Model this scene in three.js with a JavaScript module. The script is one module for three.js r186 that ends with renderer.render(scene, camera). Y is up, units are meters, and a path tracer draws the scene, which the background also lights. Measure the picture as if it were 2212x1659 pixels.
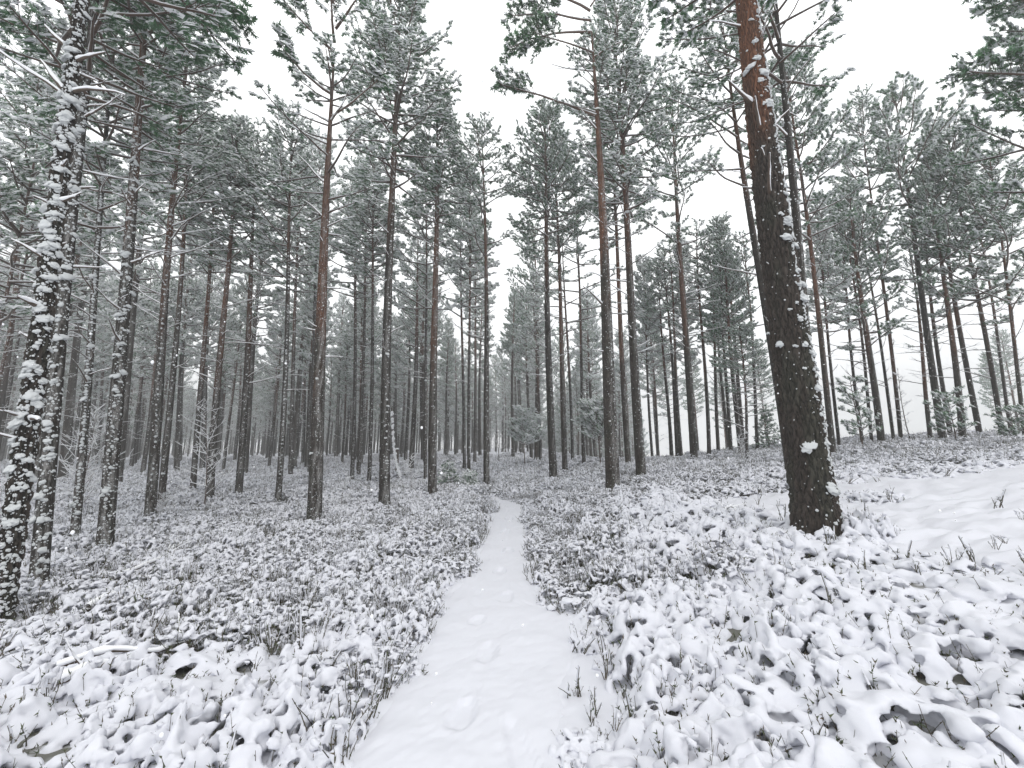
import * as THREE from 'three';
import { MarchingCubes } from 'three/addons/objects/MarchingCubes.js';
import { mergeVertices } from 'three/addons/utils/BufferGeometryUtils.js';
import { ImprovedNoise } from 'three/addons/math/ImprovedNoise.js';

// ---------------------------------------------------------------- camera, sky, light, exposure
const scene = new THREE.Scene();
const PW = 2212, PH = 1659, FPX = 886;                        // photograph measured at 2212 x 1659, focal length in those pixels
const EYE = 1.6, PITCH = 0.149, ROLL = -0.0155;
const camera = new THREE.PerspectiveCamera(2 * Math.atan(PH / 2 / FPX) * 180 / Math.PI, 4 / 3, 0.05, 900);
camera.position.set(0, EYE, 0);
camera.rotation.set(PITCH, 0, ROLL, 'YXZ');
camera.updateMatrixWorld(true);
camera.updateProjectionMatrix();

{ // an even overcast sky, a little brighter overhead
  const w = 64, h = 32, data = new Float32Array(w * h * 4);
  for (let j = 0; j < h; j++) {
    const up = Math.sin(((j + 0.5) / h - 0.5) * Math.PI), k = 1.45 + 0.2 * Math.max(0, up);
    for (let i = 0; i < w; i++) data.set([k * 0.985, k * 1.0, k * 1.01, 1], (j * w + i) * 4);
  }
  const sky = new THREE.DataTexture(data, w, h, THREE.RGBAFormat, THREE.FloatType);
  sky.mapping = THREE.EquirectangularReflectionMapping; sky.magFilter = THREE.LinearFilter; sky.needsUpdate = true;
  scene.background = sky; scene.environment = sky;
}
const sun = new THREE.DirectionalLight(0xfff6ee, 0.6);
sun.position.set(14, 40, 22); sun.castShadow = true; sun.shadow.radius = 40;
Object.assign(sun.shadow.camera, { left: -60, right: 60, top: 60, bottom: -60, near: 1, far: 160 });
sun.shadow.mapSize.set(2048, 2048);
scene.add(sun, sun.target);
scene.fog = new THREE.FogExp2(0xf4f6f8, 0.0047);
const renderer = new THREE.WebGLRenderer({ antialias: true });
renderer.toneMapping = THREE.LinearToneMapping;
renderer.toneMappingExposure = 1.03;
renderer.shadowMap.enabled = true;

// ---------------------------------------------------------------- helpers
function rng(seed) { let a = seed >>> 0; return () => { a = (a + 0x6d2b79f5) | 0; let t = Math.imul(a ^ (a >>> 15), 1 | a); t = (t + Math.imul(t ^ (t >>> 7), 61 | t)) ^ t; return ((t ^ (t >>> 14)) >>> 0) / 4294967296; }; }
const V = (x, y, z) => new THREE.Vector3(x, y, z);
const { clamp, lerp, smoothstep } = THREE.MathUtils;
const perlin = new ImprovedNoise();
const nz = (x, y, z = 0) => perlin.noise(x + 31.7, y + 17.3, z + 5.1);
const SNOW = [0.83, 0.84, 0.865], FLOOR = [0.655, 0.665, 0.715];
const WIND = V(0.62, 0, 0.78).normalize();                    // the side that the snow was blown on to

// a photo pixel (2212 x 1659) as a ray
function ray(px, py) { return V((px - PW / 2) / FPX, -(py - PH / 2) / FPX, -1).transformDirection(camera.matrixWorld); }
function onGround(px, py) {
  const r = ray(px, py); let a = 0.5, b = 0.5;
  for (let t = 0.5; t < 300; t *= 1.01) { b = t; if (EYE + r.y * t <= H(r.x * t, r.z * t)) break; a = t; }
  for (let k = 0; k < 30; k++) { const m = (a + b) / 2; if (EYE + r.y * m <= H(r.x * m, r.z * m)) b = m; else a = m; }
  return V(r.x * b, H(r.x * b, r.z * b), r.z * b);
}
function atDepth(px, py, d) { const r = ray(px, py), t = d / -r.z; return V(r.x * t, EYE + r.y * t, -d); }

// terrain: level to the left, a bank rising to a low crest on the right
function H(x, z) {
  const d = -z, t = x - 0.6;
  let right = 0;
  if (t > 0) right = t < 2.4 ? 0.2 * t : 0.48 + (1 - Math.exp(-(t - 2.4) / 16)) * 0.11 * 16;
  right *= smoothstep(d, -6, 2.5);
  const w = smoothstep(x, 2.5, 8);
  right -= w * 0.14 * Math.max(0, d - 18) * 0.9;
  if (d > 18) right = Math.max(right, -9);
  const far = 0.012 * Math.max(0, Math.min(d, 60) - 10);
  return right + far * (1 - w) + 0.05 * nz(x * 0.35, z * 0.35) + 0.16 * nz(x * 0.09, z * 0.09, 3) * smoothstep(d, 4, 14);
}
// path edges, as seen in the photograph, put on the ground
const PE_L = [[640, 1760], [740, 1659], [825, 1567], [890, 1442], [940, 1392], [950, 1317], [1022, 1242], [1062, 1150], [1074, 1092], [1050, 1070]];
const PE_R = [[1225, 1760], [1212, 1659], [1200, 1560], [1207, 1480], [1240, 1402], [1262, 1312], [1182, 1300], [1140, 1262], [1138, 1180], [1126, 1092], [1068, 1070]];
const edge = (list) => list.map(([x, y]) => onGround(x, y)).map((p) => [-p.z, p.x]);
const EL = edge(PE_L), ER = edge(PE_R);
function along(tab, d) {
  if (d <= tab[0][0]) return tab[0][1];
  for (let i = 1; i < tab.length; i++) if (d <= tab[i][0]) return lerp(tab[i - 1][1], tab[i][1], (d - tab[i - 1][0]) / (tab[i][0] - tab[i - 1][0]));
  return tab[tab.length - 1][1];
}
const PATH_END = EL[EL.length - 1][0];
function offPath(x, z) {                                       // metres outside the path, negative on it
  const d = -z; if (d > PATH_END) return 2;
  const wob = 0.05 * nz(d * 3, x > along(EL, d) + 0.3 ? 9 : 2) + 0.03 * nz(d * 9, 4);
  return Math.max(along(EL, d) - x + wob, x - along(ER, d) + wob);
}

class MB {                                                     // collects triangles with normals, colours (and uv) into one mesh
  constructor(uv) { this.p = []; this.n = []; this.c = []; this.u = uv ? [] : null; }
  v(p, n, c) { this.p.push(p.x, p.y, p.z); this.n.push(n.x, n.y, n.z); this.c.push(c[0], c[1], c[2]); }
  tri(a, b, c, col, n) {
    if (!n) { n = V().subVectors(b, a).cross(V().subVectors(c, a)).normalize(); }
    this.v(a, n, col); this.v(b, n, col); this.v(c, n, col);
  }
  tube(pts, rad, seg, colOf, capSnow) {                        // tapered tube along points
    const rings = [], k = pts.length;
    for (let i = 0; i < k; i++) {
      const t = V().subVectors(pts[Math.min(i + 1, k - 1)], pts[Math.max(i - 1, 0)]).normalize();
      const a = Math.abs(t.y) > 0.9 ? V(1, 0, 0) : V(0, 1, 0), s = V().crossVectors(t, a).normalize(), u = V().crossVectors(s, t);
      const ring = [];
      for (let j = 0; j < seg; j++) { const th = j / seg * 6.28318, n = s.clone().multiplyScalar(Math.cos(th)).addScaledVector(u, Math.sin(th)); ring.push([pts[i].clone().addScaledVector(n, rad[i]), n]); }
      rings.push(ring);
    }
    for (let i = 0; i < k - 1; i++) for (let j = 0; j < seg; j++) {
      const a = rings[i][j], b = rings[i][(j + 1) % seg], c = rings[i + 1][(j + 1) % seg], d = rings[i + 1][j], c0 = colOf(i), c1 = colOf(i + 1);
      this.v(a[0], a[1], c0); this.v(c[0], c[1], c1); this.v(b[0], b[1], c0);
      this.v(a[0], a[1], c0); this.v(d[0], d[1], c1); this.v(c[0], c[1], c1);
    }
    if (capSnow) {                                             // snow lying along the top side
      const q = [], r = [];
      for (let i = 0; i < k; i++) { const t = V().subVectors(pts[Math.min(i + 1, k - 1)], pts[Math.max(i - 1, 0)]).normalize(), flat = Math.sqrt(1 - t.y * t.y); q.push(pts[i].clone().add(V(WIND.x * 0.5, 1, WIND.z * 0.5).multiplyScalar(rad[i] * 0.8 * capSnow))); r.push(Math.max(0.004, (rad[i] * 0.85 + 0.003) * capSnow) * (0.35 + 0.65 * flat) * (0.75 + 0.5 * Math.abs(nz(pts[i].x * 9, pts[i].y * 9, pts[i].z * 9)) * 2)); }
      this.tube(q, r, seg, () => SNOW);
    }
  }
  lump(proto, p, n, sx, sy, yaw, col = SNOW, long = 1) {                 // a unit lump, flattened along n
    const y = n.clone().normalize(), a = Math.abs(y.y) > 0.95 ? V(1, 0, 0) : V(0, 1, 0), x = V().crossVectors(a, y).normalize(), z = V().crossVectors(x, y);
    const cx = x.clone().multiplyScalar(Math.cos(yaw)).addScaledVector(z, Math.sin(yaw)), cz = z.clone().multiplyScalar(Math.cos(yaw)).addScaledVector(x, -Math.sin(yaw));
    const [pp, nn] = proto, P = V(), N = V();
    for (let i = 0; i < pp.length; i += 3) {
      P.copy(p).addScaledVector(cx, pp[i] * sx * long).addScaledVector(y, pp[i + 1] * sy).addScaledVector(cz, pp[i + 2] * sx);
      N.set(0, 0, 0).addScaledVector(cx, nn[i] / sx).addScaledVector(y, nn[i + 1] / sy).addScaledVector(cz, nn[i + 2] / sx).normalize();
      this.v(P, N, col);
    }
  }
  geo() {
    const g = new THREE.BufferGeometry();
    g.setAttribute('position', new THREE.BufferAttribute(new Float32Array(this.p), 3));
    g.setAttribute('normal', new THREE.BufferAttribute(new Float32Array(this.n), 3));
    g.setAttribute('color', new THREE.BufferAttribute(new Float32Array(this.c), 3));
    return g;
  }
}
function lumpProto(detail, seed, rough) {
  let g = new THREE.IcosahedronGeometry(1, detail); g.deleteAttribute('uv'); g.deleteAttribute('normal'); g = mergeVertices(g, 1e-4);
  const p = g.attributes.position;
  for (let i = 0; i < p.count; i++) { const v = V().fromBufferAttribute(p, i), k = 1 + rough * nz(v.x * 1.3 + seed * 7, v.y * 1.3, v.z * 1.3) * 1.6 + rough * 0.5 * nz(v.x * 3.1, v.y * 3.1 + seed * 3, v.z * 3.1); v.multiplyScalar(k); p.setXYZ(i, v.x, v.y, v.z); }
  g.computeVertexNormals(); g = g.toNonIndexed();
  return [g.attributes.position.array, g.attributes.normal.array];
}
const LUMP0 = [1, 2, 3, 4].map((s) => lumpProto(0, s, 0.35)), LUMP1 = [1, 2, 3, 4, 5, 6].map((s) => lumpProto(1, s, 0.4)), LUMP2 = [1, 2, 3, 4, 5, 6, 7, 8].map((s) => lumpProto(2, s, 0.5));
const pick = (R, list) => list[Math.floor(R() * list.length) % list.length];

const used = new Map();
function numbered(name) { const k = used.get(name) || 0; used.set(name, k + 1); return k ? name + '_' + String(k).padStart(3, '0') : name; }
function mesh(name, geometry, material, parent) { const m = new THREE.Mesh(geometry, material); m.name = name; m.castShadow = m.receiveShadow = true; parent.add(m); return m; }
function tag(o, label, category, group, kind) { if (label) o.userData.label = label; if (category) o.userData.category = category; if (group) o.userData.group = group; if (kind) o.userData.kind = kind; return o; }
function thing(name, label, category, group) { const g = new THREE.Group(); g.name = numbered(name); scene.add(g); return tag(g, label, category, group); }

// ---------------------------------------------------------------- materials
const matSnow = new THREE.MeshStandardMaterial({ vertexColors: true, roughness: 0.95 });
const matPlant = new THREE.MeshStandardMaterial({ vertexColors: true, roughness: 0.9 });
const matCrown = new THREE.MeshPhysicalMaterial({ vertexColors: true, roughness: 1, transmission: 0.4, thickness: 0 });
// pine bark: vertical plates parted by dark cracks, tile 0.5 m round by 1 m high
const BW = 512, BH = 1024, barkH = new Float32Array(BW * BH);
let matBark;
{
  const R = rng(77), NX = 7, NY = 8, cells = [];
  for (let j = 0; j < NY; j++) for (let i = 0; i < NX; i++) cells.push([(i + 0.15 + 0.7 * R() + (j % 2) * 0.5) / NX, (j + 0.1 + 0.8 * R()) / NY, R()]);
  const col = new Uint8Array(BW * BH * 4);
  for (let y = 0; y < BH; y++) for (let x = 0; x < BW; x++) {
    const c = Math.cos(x / BW * 6.28318), s = Math.sin(x / BW * 6.28318), c2 = Math.cos(y / BH * 6.28318), s2 = Math.sin(y / BH * 6.28318);
    const wx = 0.045 * nz(c * 1.6 + 3, s * 1.6, c2 * 2.2 + s2), wy = 0.07 * nz(c * 1.2, s * 1.2 + 7, s2 * 2.5 + c2);
    const u = (x + 0.5) / BW + wx, v = (y + 0.5) / BH + wy;
    let f1 = 9, f2 = 9, id = 0;
    const jj = Math.floor(v * NY), ii = Math.floor(u * NX);
    for (let dj = -2; dj <= 2; dj++) for (let di = -2; di <= 2; di++) {
      const j = ((jj + dj) % NY + NY) % NY, i = ((ii + di) % NX + NX) % NX, cell = cells[j * NX + i];
      let dx = u - cell[0], dy = v - cell[1]; dx -= Math.round(dx); dy -= Math.round(dy);
      const dd = Math.hypot(dx * NX * 1.25, dy * NY * 0.62);
      if (dd < f1) { f2 = f1; f1 = dd; id = cell[2]; } else if (dd < f2) f2 = dd;
    }
    const crack = smoothstep(f2 - f1, 0.0, 0.5);
    const fine = nz(c * 9, s * 9, c2 * 5 + s2 * 9) * 0.5 + nz(x * 0.09, y * 0.03, 2) * 0.5 * (Math.min(x, BW - x) > 20 ? 1 : 0.3);
    const ridge = 1 - Math.abs(nz(c * 5 + wx * 30, s * 5, c2 * 1.5 + s2 * 2.5)) * 2.4;
    const h = clamp(crack * (0.34 + 0.25 * id) + 0.4 * (1 - ridge) + 0.26 * fine, 0, 1);
    barkH[y * BW + x] = h;
    const k = clamp(0.26 + 0.68 * h + 0.18 * (id - 0.5) + 0.24 * fine, 0.08, 1) * 255, at = (y * BW + x) * 4;
    col[at] = k; col[at + 1] = k * (0.97 + 0.03 * id); col[at + 2] = k * (0.93 + 0.07 * id); col[at + 3] = 255;
  }
  const tex = (d) => { const t = new THREE.DataTexture(d, BW, BH, THREE.RGBAFormat); t.wrapS = t.wrapT = THREE.RepeatWrapping; t.magFilter = THREE.LinearFilter; t.minFilter = THREE.LinearMipmapLinearFilter; t.generateMipmaps = true; t.needsUpdate = true; return t; };
  const hb = new Uint8Array(BW * BH * 4);
  for (let i = 0; i < BW * BH; i++) { hb[i * 4] = hb[i * 4 + 1] = hb[i * 4 + 2] = barkH[i] * 255; hb[i * 4 + 3] = 255; }
  matBark = new THREE.MeshStandardMaterial({ vertexColors: true, map: tex(col), bumpMap: tex(hb), bumpScale: 0.014, roughness: 0.93 });
}
function barkAt(u, v) { const x = ((Math.floor(u * BW) % BW) + BW) % BW, y = ((Math.floor(v * BH) % BH) + BH) % BH; return barkH[y * BW + x]; }

// ---------------------------------------------------------------- pines: trunk, snow on the bark, branches, crown
// trunk along +y with a slight sway; returns its geometry and where its surface is
function makeTrunk({ h, r0, seg = 14, rows = 30, seed = 1, split = 0.42, relief = 0, tint = 1, sway = 0.05, orange = 1, foot = 0.2 }) {
  const R = rng(seed), p1 = R() * 6, p2 = R() * 6, base = -0.35;
  const axis = (y) => { const t = Math.max(0, y) / h; return V(sway * (Math.sin(t * 5 + p1) - Math.sin(p1)) * 1.4, 0, sway * (Math.sin(t * 4 + p2) - Math.sin(p2))); };
  const radius = (y, th) => { const t = clamp(y / h, 0, 1), flare = Math.exp(-Math.max(0, y + 0.02) / (0.12 + 0.2 * foot)); return r0 * (1 - 0.5 * t - 0.42 * t * t) * (1 + foot * flare * (1 + 0.45 * Math.sin(th * 4 + p1))) + 0.006; };
  const around = Math.max(1, Math.round(6.28318 * r0 / 0.5));
  const p = [], c = [], u = [], idx = [];
  const colour = (y, th) => {
    const t = y / h, nn = nz(Math.cos(th) * 0.8 + seed, y * 0.9, Math.sin(th) * 0.8), k = smoothstep(t + 0.16 * nn, split - 0.1, split + 0.13) * orange, g = smoothstep(nz(Math.cos(th) * 1.4, y * 1.6 + seed, Math.sin(th) * 1.4), 0.05, 0.4) * (1 - k);
    const low = [0.066, 0.053, 0.044], up = [0.2, 0.092, 0.052], moss = [0.062, 0.064, 0.048];
    const dust = 0.6 * smoothstep(Math.cos(th) * WIND.x + Math.sin(th) * WIND.z, 0.5, 1) * smoothstep(nz(y * 2.6, th * 2, seed) + 0.4 * nz(y * 9, th * 5, seed), -0.25, 0.3) * (1 - 0.5 * t);
    return [0, 1, 2].map((i) => lerp(tint * lerp(lerp(low[i], moss[i], g * 0.7), up[i], k), 0.6, relief ? 0 : dust));
  };
  for (let j = 0; j <= rows; j++) {
    const q = j / rows, y = base + (h - base) * (relief ? q : Math.pow(q, 1.25)), a = axis(y);
    for (let i = 0; i <= seg; i++) {
      const th = i / seg * 6.28318, uu = i / seg * around, vv = y;
      let r = radius(y, th);
      if (relief) r += relief * (barkAt(uu, vv) - 0.5) * (1 - 0.55 * smoothstep(y / h, split - 0.1, split + 0.15));
      p.push(a.x + Math.cos(th) * r, y, a.z + Math.sin(th) * r); c.push(...colour(y, th)); u.push(uu, vv);
      if (j < rows && i < seg) { const k = j * (seg + 1) + i; idx.push(k, k + seg + 1, k + 1, k + 1, k + seg + 1, k + seg + 2); }
    }
  }
  const g = new THREE.BufferGeometry();
  g.setAttribute('position', new THREE.Float32BufferAttribute(p, 3)); g.setAttribute('color', new THREE.Float32BufferAttribute(c, 3)); g.setAttribute('uv', new THREE.Float32BufferAttribute(u, 2));
  g.setIndex(idx); g.computeVertexNormals();
  { const n = g.attributes.normal; for (let j = 0; j <= rows; j++) { const a = j * (seg + 1), b = a + seg, x = n.getX(a) + n.getX(b), y = n.getY(a) + n.getY(b), z = n.getZ(a) + n.getZ(b), l = Math.hypot(x, y, z) || 1; n.setXYZ(a, x / l, y / l, z / l); n.setXYZ(b, x / l, y / l, z / l); } }
  return { geo: g, axis, radius, h, r0, surf: (y, th) => { const a = axis(y), r = radius(y, th); return [V(a.x + Math.cos(th) * r, y, a.z + Math.sin(th) * r), V(Math.cos(th), 0, Math.sin(th))]; } };
}
// snow stuck to the bark: small specks, larger clumps, a plastered strip on the windward side
const STUCK = [0.53, 0.55, 0.56];
function trunkSnow(B, T, R, { specks, clumps = 0, strip = 0, y0 = 0, y1 = T.h * 0.8, k = 1.6, size = 1, protos = LUMP0, big = LUMP1, turn = 0 }) {
  const w = Math.atan2(WIND.z, WIND.x) + turn;
  const angle = (kk) => { for (;;) { const th = R() * 6.28318; if (R() < Math.exp(kk * (Math.cos(th - w) - 1))) return th; } };
  for (let i = 0; i < specks; i++) {
    const y = y0 + (y1 - y0) * Math.pow(R(), 1.3), [p, n] = T.surf(y, angle(k)), s = size * (0.0045 + 0.0115 * Math.pow(R(), 3));
    B.lump(pick(R, protos), p, V(n.x, 0.35 * R(), n.z), s * (0.8 + 0.8 * R()), s * (0.45 + 0.3 * R()), R() * 6.28, STUCK);
  }
  for (let i = 0; i < clumps; i++) {
    const y = y0 + (y1 - y0) * R(), th0 = angle(k * 1.6), s0 = size * (0.013 + 0.034 * Math.pow(R(), 2.6)), parts = 1 + Math.floor(R() * 3.5);
    for (let q = 0; q < parts; q++) {
      const th = th0 + (R() - 0.5) * 2.6 * s0 / T.r0, [p, n] = T.surf(y + (R() - 0.5) * s0 * 1.1, th), s = s0 * (0.55 + 0.6 * R());
      B.lump(pick(R, big), p.addScaledVector(n, s * 0.1), V(n.x, 0.75, n.z), s * (1.0 + 0.5 * R()), s * (0.5 + 0.3 * R()), R() * 6.28, STUCK);
    }
  }
  for (let i = 0; i < strip; i++) {
    const y = y0 + (y1 - y0) * i / strip, th = w + 0.35 * nz(y * 1.2, 3) + (R() - 0.5) * 0.3, [p, n] = T.surf(y, th);
    if (nz(y * 2.3, 8) > -0.28) B.lump(pick(R, protos), p, n, size * (0.012 + 0.022 * R()), size * (0.008 + 0.01 * R()), R() * 6.28, STUCK);
  }
}
const BRANCH = [0.085, 0.062, 0.048], REDTWIG = [0.105, 0.068, 0.05];
function limbPath(p0, dir, len, n, R, { lift = 0, wig = 0.12 }) {
  const pts = [p0.clone()], d = dir.clone().normalize(); let p = p0.clone();
  for (let i = 1; i <= n; i++) { d.add(V((R() - 0.5) * wig * 2, lift / n + (R() - 0.5) * wig, (R() - 0.5) * wig * 2)).normalize(); p = p.clone().addScaledVector(d, len / n); pts.push(p); }
  return pts;
}
function deadBranch(B, T, R, y, th, len, r, { up = 0.3, snow = 1, twigs = 2, lift = 0, seg = 5, n = 6 } = {}) {
  const [p, nrm] = T.surf(y, th), pts = limbPath(p.addScaledVector(nrm, -T.r0 * 0.25), V(nrm.x, up, nrm.z), len, n, R, { lift, wig: 0.16 });
  const rad = pts.map((_, i) => r * (1 - 0.72 * i / n));
  B.tube(pts, rad, seg, (i) => (i % 2 ? BRANCH : [0.1, 0.075, 0.06]), snow);
  for (let k = 0; k < twigs; k++) {
    const i = 1 + Math.floor(R() * (n - 1)), q = limbPath(pts[i], V(nrm.x + (R() - 0.5) * 2, up + (R() - 0.3), nrm.z + (R() - 0.5) * 2), len * (0.15 + 0.3 * R()), 3, R, { wig: 0.25 });
    B.tube(q, q.map((_, j) => Math.max(0.0025, rad[i] * 0.55 * (1 - 0.25 * j))), 3, () => BRANCH, snow * 0.9);
  }
}
// one shoot: a brush of needle blades with snow lodged in it
const FACE = V(0.45, 0.72, 0.53);
function tuft(B, p, d, s, R, snowy) {
  const a = Math.abs(d.y) > 0.9 ? V(1, 0, 0) : V(0, 1, 0), x = V().crossVectors(d, a).normalize(), y = V().crossVectors(x, d), nb = 10;
  const g = 0.65 + 0.7 * R(), col = [0.043 * g, 0.118 * g, 0.047 * g], col2 = [0.072 * g, 0.158 * g, 0.068 * g];
  for (let i = 0; i < nb; i++) {
    const th = (i + R()) / nb * 6.28318, o = x.clone().multiplyScalar(Math.cos(th)).addScaledVector(y, Math.sin(th)), b = p.clone().addScaledVector(d, s * (0.15 + 0.75 * R()));
    const tip = b.clone().addScaledVector(d, s * (0.32 + 0.35 * R())).addScaledVector(o, s * (0.6 + 0.35 * R())), side = V().crossVectors(o, d).multiplyScalar(s * 0.15);
    const n = V().subVectors(tip, b).cross(side).normalize();
    const cc = i % 3 ? col : col2, k = snowy * (0.14 + 0.55 * Math.max(0, o.x * FACE.x + o.y * FACE.y + o.z * FACE.z) + 0.2 * R()), ct = [lerp(cc[0], 0.58, k), lerp(cc[1], 0.77, k), lerp(cc[2], 0.64, k)];
    B.v(b.clone().add(side), n, cc); B.v(b.clone().sub(side), n, cc); B.v(tip, n, ct);
  }
  for (let rep = R() < snowy * 0.45 ? 0 : 1; rep < 2; rep++) if (R() < snowy) {
    const q = p.clone().addScaledVector(d, s * (0.35 + 0.5 * R())).add(V(WIND.x * 0.6, 0.42, WIND.z * 0.6).multiplyScalar(s * 0.6)), n = V(WIND.x * 0.9 + (R() - 0.5), 0.75, WIND.z * 0.9 + (R() - 0.5)).normalize();
    const w = s * (0.42 + 0.5 * R()), ax = V().crossVectors(n, d).normalize(), az = V().crossVectors(ax, n), k = 5, rim = [], f = R() * 6;
    for (let i = 0; i < k; i++) { const th = i / k * 6.28318 + f, r = w * (0.7 + 0.6 * R()); rim.push(q.clone().addScaledVector(ax, Math.cos(th) * r * 0.8).addScaledVector(az, Math.sin(th) * r * 1.25).addScaledVector(n, -w * 0.35)); }
    for (let i = 0; i < k; i++) B.tri(q, rim[i], rim[(i + 1) % k], SNOW);
  }
}
// a living branch: limb, side twigs, shoots
function liveLimb(B, p0, dir, len, r, R, { lift = 0.25, from = 0.35, dens = 1, snowy = 0.6, size = 0.085, col = REDTWIG, droop = 0, twigLen = 1 } = {}) {
  const n = 7, pts = limbPath(p0, dir, len, n, R, { lift, wig: 0.13 });
  B.tube(pts, pts.map((_, i) => r * (1 - 0.8 * i / n) + 0.003), 4, () => col, 0.85);
  const at = (t) => { const f = t * n, i = Math.min(n - 1, Math.floor(f)); return pts[i].clone().lerp(pts[i + 1], f - i); };
  const count = Math.max(3, Math.round(len * 8.5 * dens));
  for (let k = 0; k < count; k++) {
    const t = from + (1 - from) * (k + R()) / count, p = at(t), i = Math.min(n - 1, Math.floor(t * n)), d = V().subVectors(pts[i + 1], pts[i]).normalize();
    const side = V().crossVectors(d, V(0, 1, 0)).normalize().multiplyScalar(k % 2 ? 1 : -1), td = d.clone().multiplyScalar(0.5 + 0.4 * R()).addScaledVector(side, 0.35 + 0.7 * R()).add(V(0, (R() - 0.35) * 0.8 - droop, 0)).normalize();
    const tl = twigLen * (0.2 + 0.36 * R()) * (1.15 - 0.5 * t), q = limbPath(p, td, tl, 2, R, { lift: 0.3 - droop, wig: 0.2 });
    B.tube(q, [0.006, 0.005, 0.003], 3, () => col);
    const m = Math.max(2, Math.round(tl * 10.5));
    for (let j = 0; j < m; j++) {
      const f = 0.3 + 0.7 * (j + 0.5) / m, b = q[0].clone().lerp(q[2], f);
      tuft(B, b, td.clone().add(V((R() - 0.5) * 1.5, (R() - 0.25) * 1.1, (R() - 0.5) * 1.5)).normalize(), size * (0.8 + 0.6 * R()), R, snowy);
    }
    tuft(B, q[2], td, size * 1.25, R, snowy);
  }
  for (let j = 0; j < 3; j++) tuft(B, pts[n], V().subVectors(pts[n], pts[n - 1]).normalize().add(V((R() - 0.5), (R() - 0.3), (R() - 0.5))).normalize(), size * 1.3, R, snowy);
}
const CL = 7;                                                  // crown length before scaling, axis at x = z = 0, base at y = 0
function makeCrown(seed, { radius = 1.7, whorls = 15, per = 5, dens = 1.02, snowy = 0.85, lean = 0, sparse = 0.3, size = 0.08, top = 0.25 } = {}) {
  const R = rng(seed), B = new MB();
  for (let w = 0; w < whorls; w++) {
    const u = (w + 0.25 * R()) / whorls, y = u * CL * 0.97, prof = (0.62 + 0.38 * smoothstep(u, 0, 0.25)) * (u < 0.3 ? 1 : lerp(1, top, Math.pow((u - 0.3) / 0.7, 1.25))), f = R() * 6.28;
    const cnt = u < sparse ? Math.max(2, Math.round(per * 0.6)) : per + (R() < 0.3 ? 1 : 0);
    for (let k = 0; k < cnt; k++) {
      const th = f + k / cnt * 6.28318 + (R() - 0.5) * 0.8, len = radius * prof * (0.65 + 0.6 * R()) * (1 + lean * Math.cos(th - 2.6)), el = lerp(0.12, 1.0, u * u) + (R() - 0.5) * 0.35;
      liveLimb(B, V(0, y + (R() - 0.5) * 0.25, 0), V(Math.cos(th), el, Math.sin(th)), len, 0.02 + 0.012 * (1 - u), R, { lift: 0.15 + 0.35 * u, from: u < sparse ? 0.5 : 0.28, dens: dens * (u < sparse ? 0.8 : 1), snowy, size });
    }
  }
  for (let k = 0; k < 8; k++) tuft(B, V((R() - 0.5) * 0.12, CL * (0.9 + 0.1 * k / 8), (R() - 0.5) * 0.12), V((R() - 0.5) * 0.7, 1, (R() - 0.5) * 0.7).normalize(), size * 1.3, R, snowy);
  return B.geo();
}
const CROWNS = [
  makeCrown(101, {}), makeCrown(102, { radius: 1.5, whorls: 15, snowy: 0.75, sparse: 0.2 }), makeCrown(103, { radius: 1.9, whorls: 12, lean: 0.2, sparse: 0.4 }), makeCrown(104, { radius: 1.6, per: 6, top: 0.4, snowy: 0.95 }),
  makeCrown(105, { radius: 2.0, whorls: 11, per: 4, lean: 0.25, sparse: 0.35, dens: 0.9 }), makeCrown(106, { radius: 1.45, whorls: 16, top: 0.2, snowy: 0.9, sparse: 0.15 }),
];
const SPARSE_CROWN = makeCrown(120, { radius: 1.7, whorls: 9, per: 4, sparse: 0.65, dens: 0.6, snowy: 0.95 });


const placed = [];                                             // [x, z, clearance]
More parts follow.
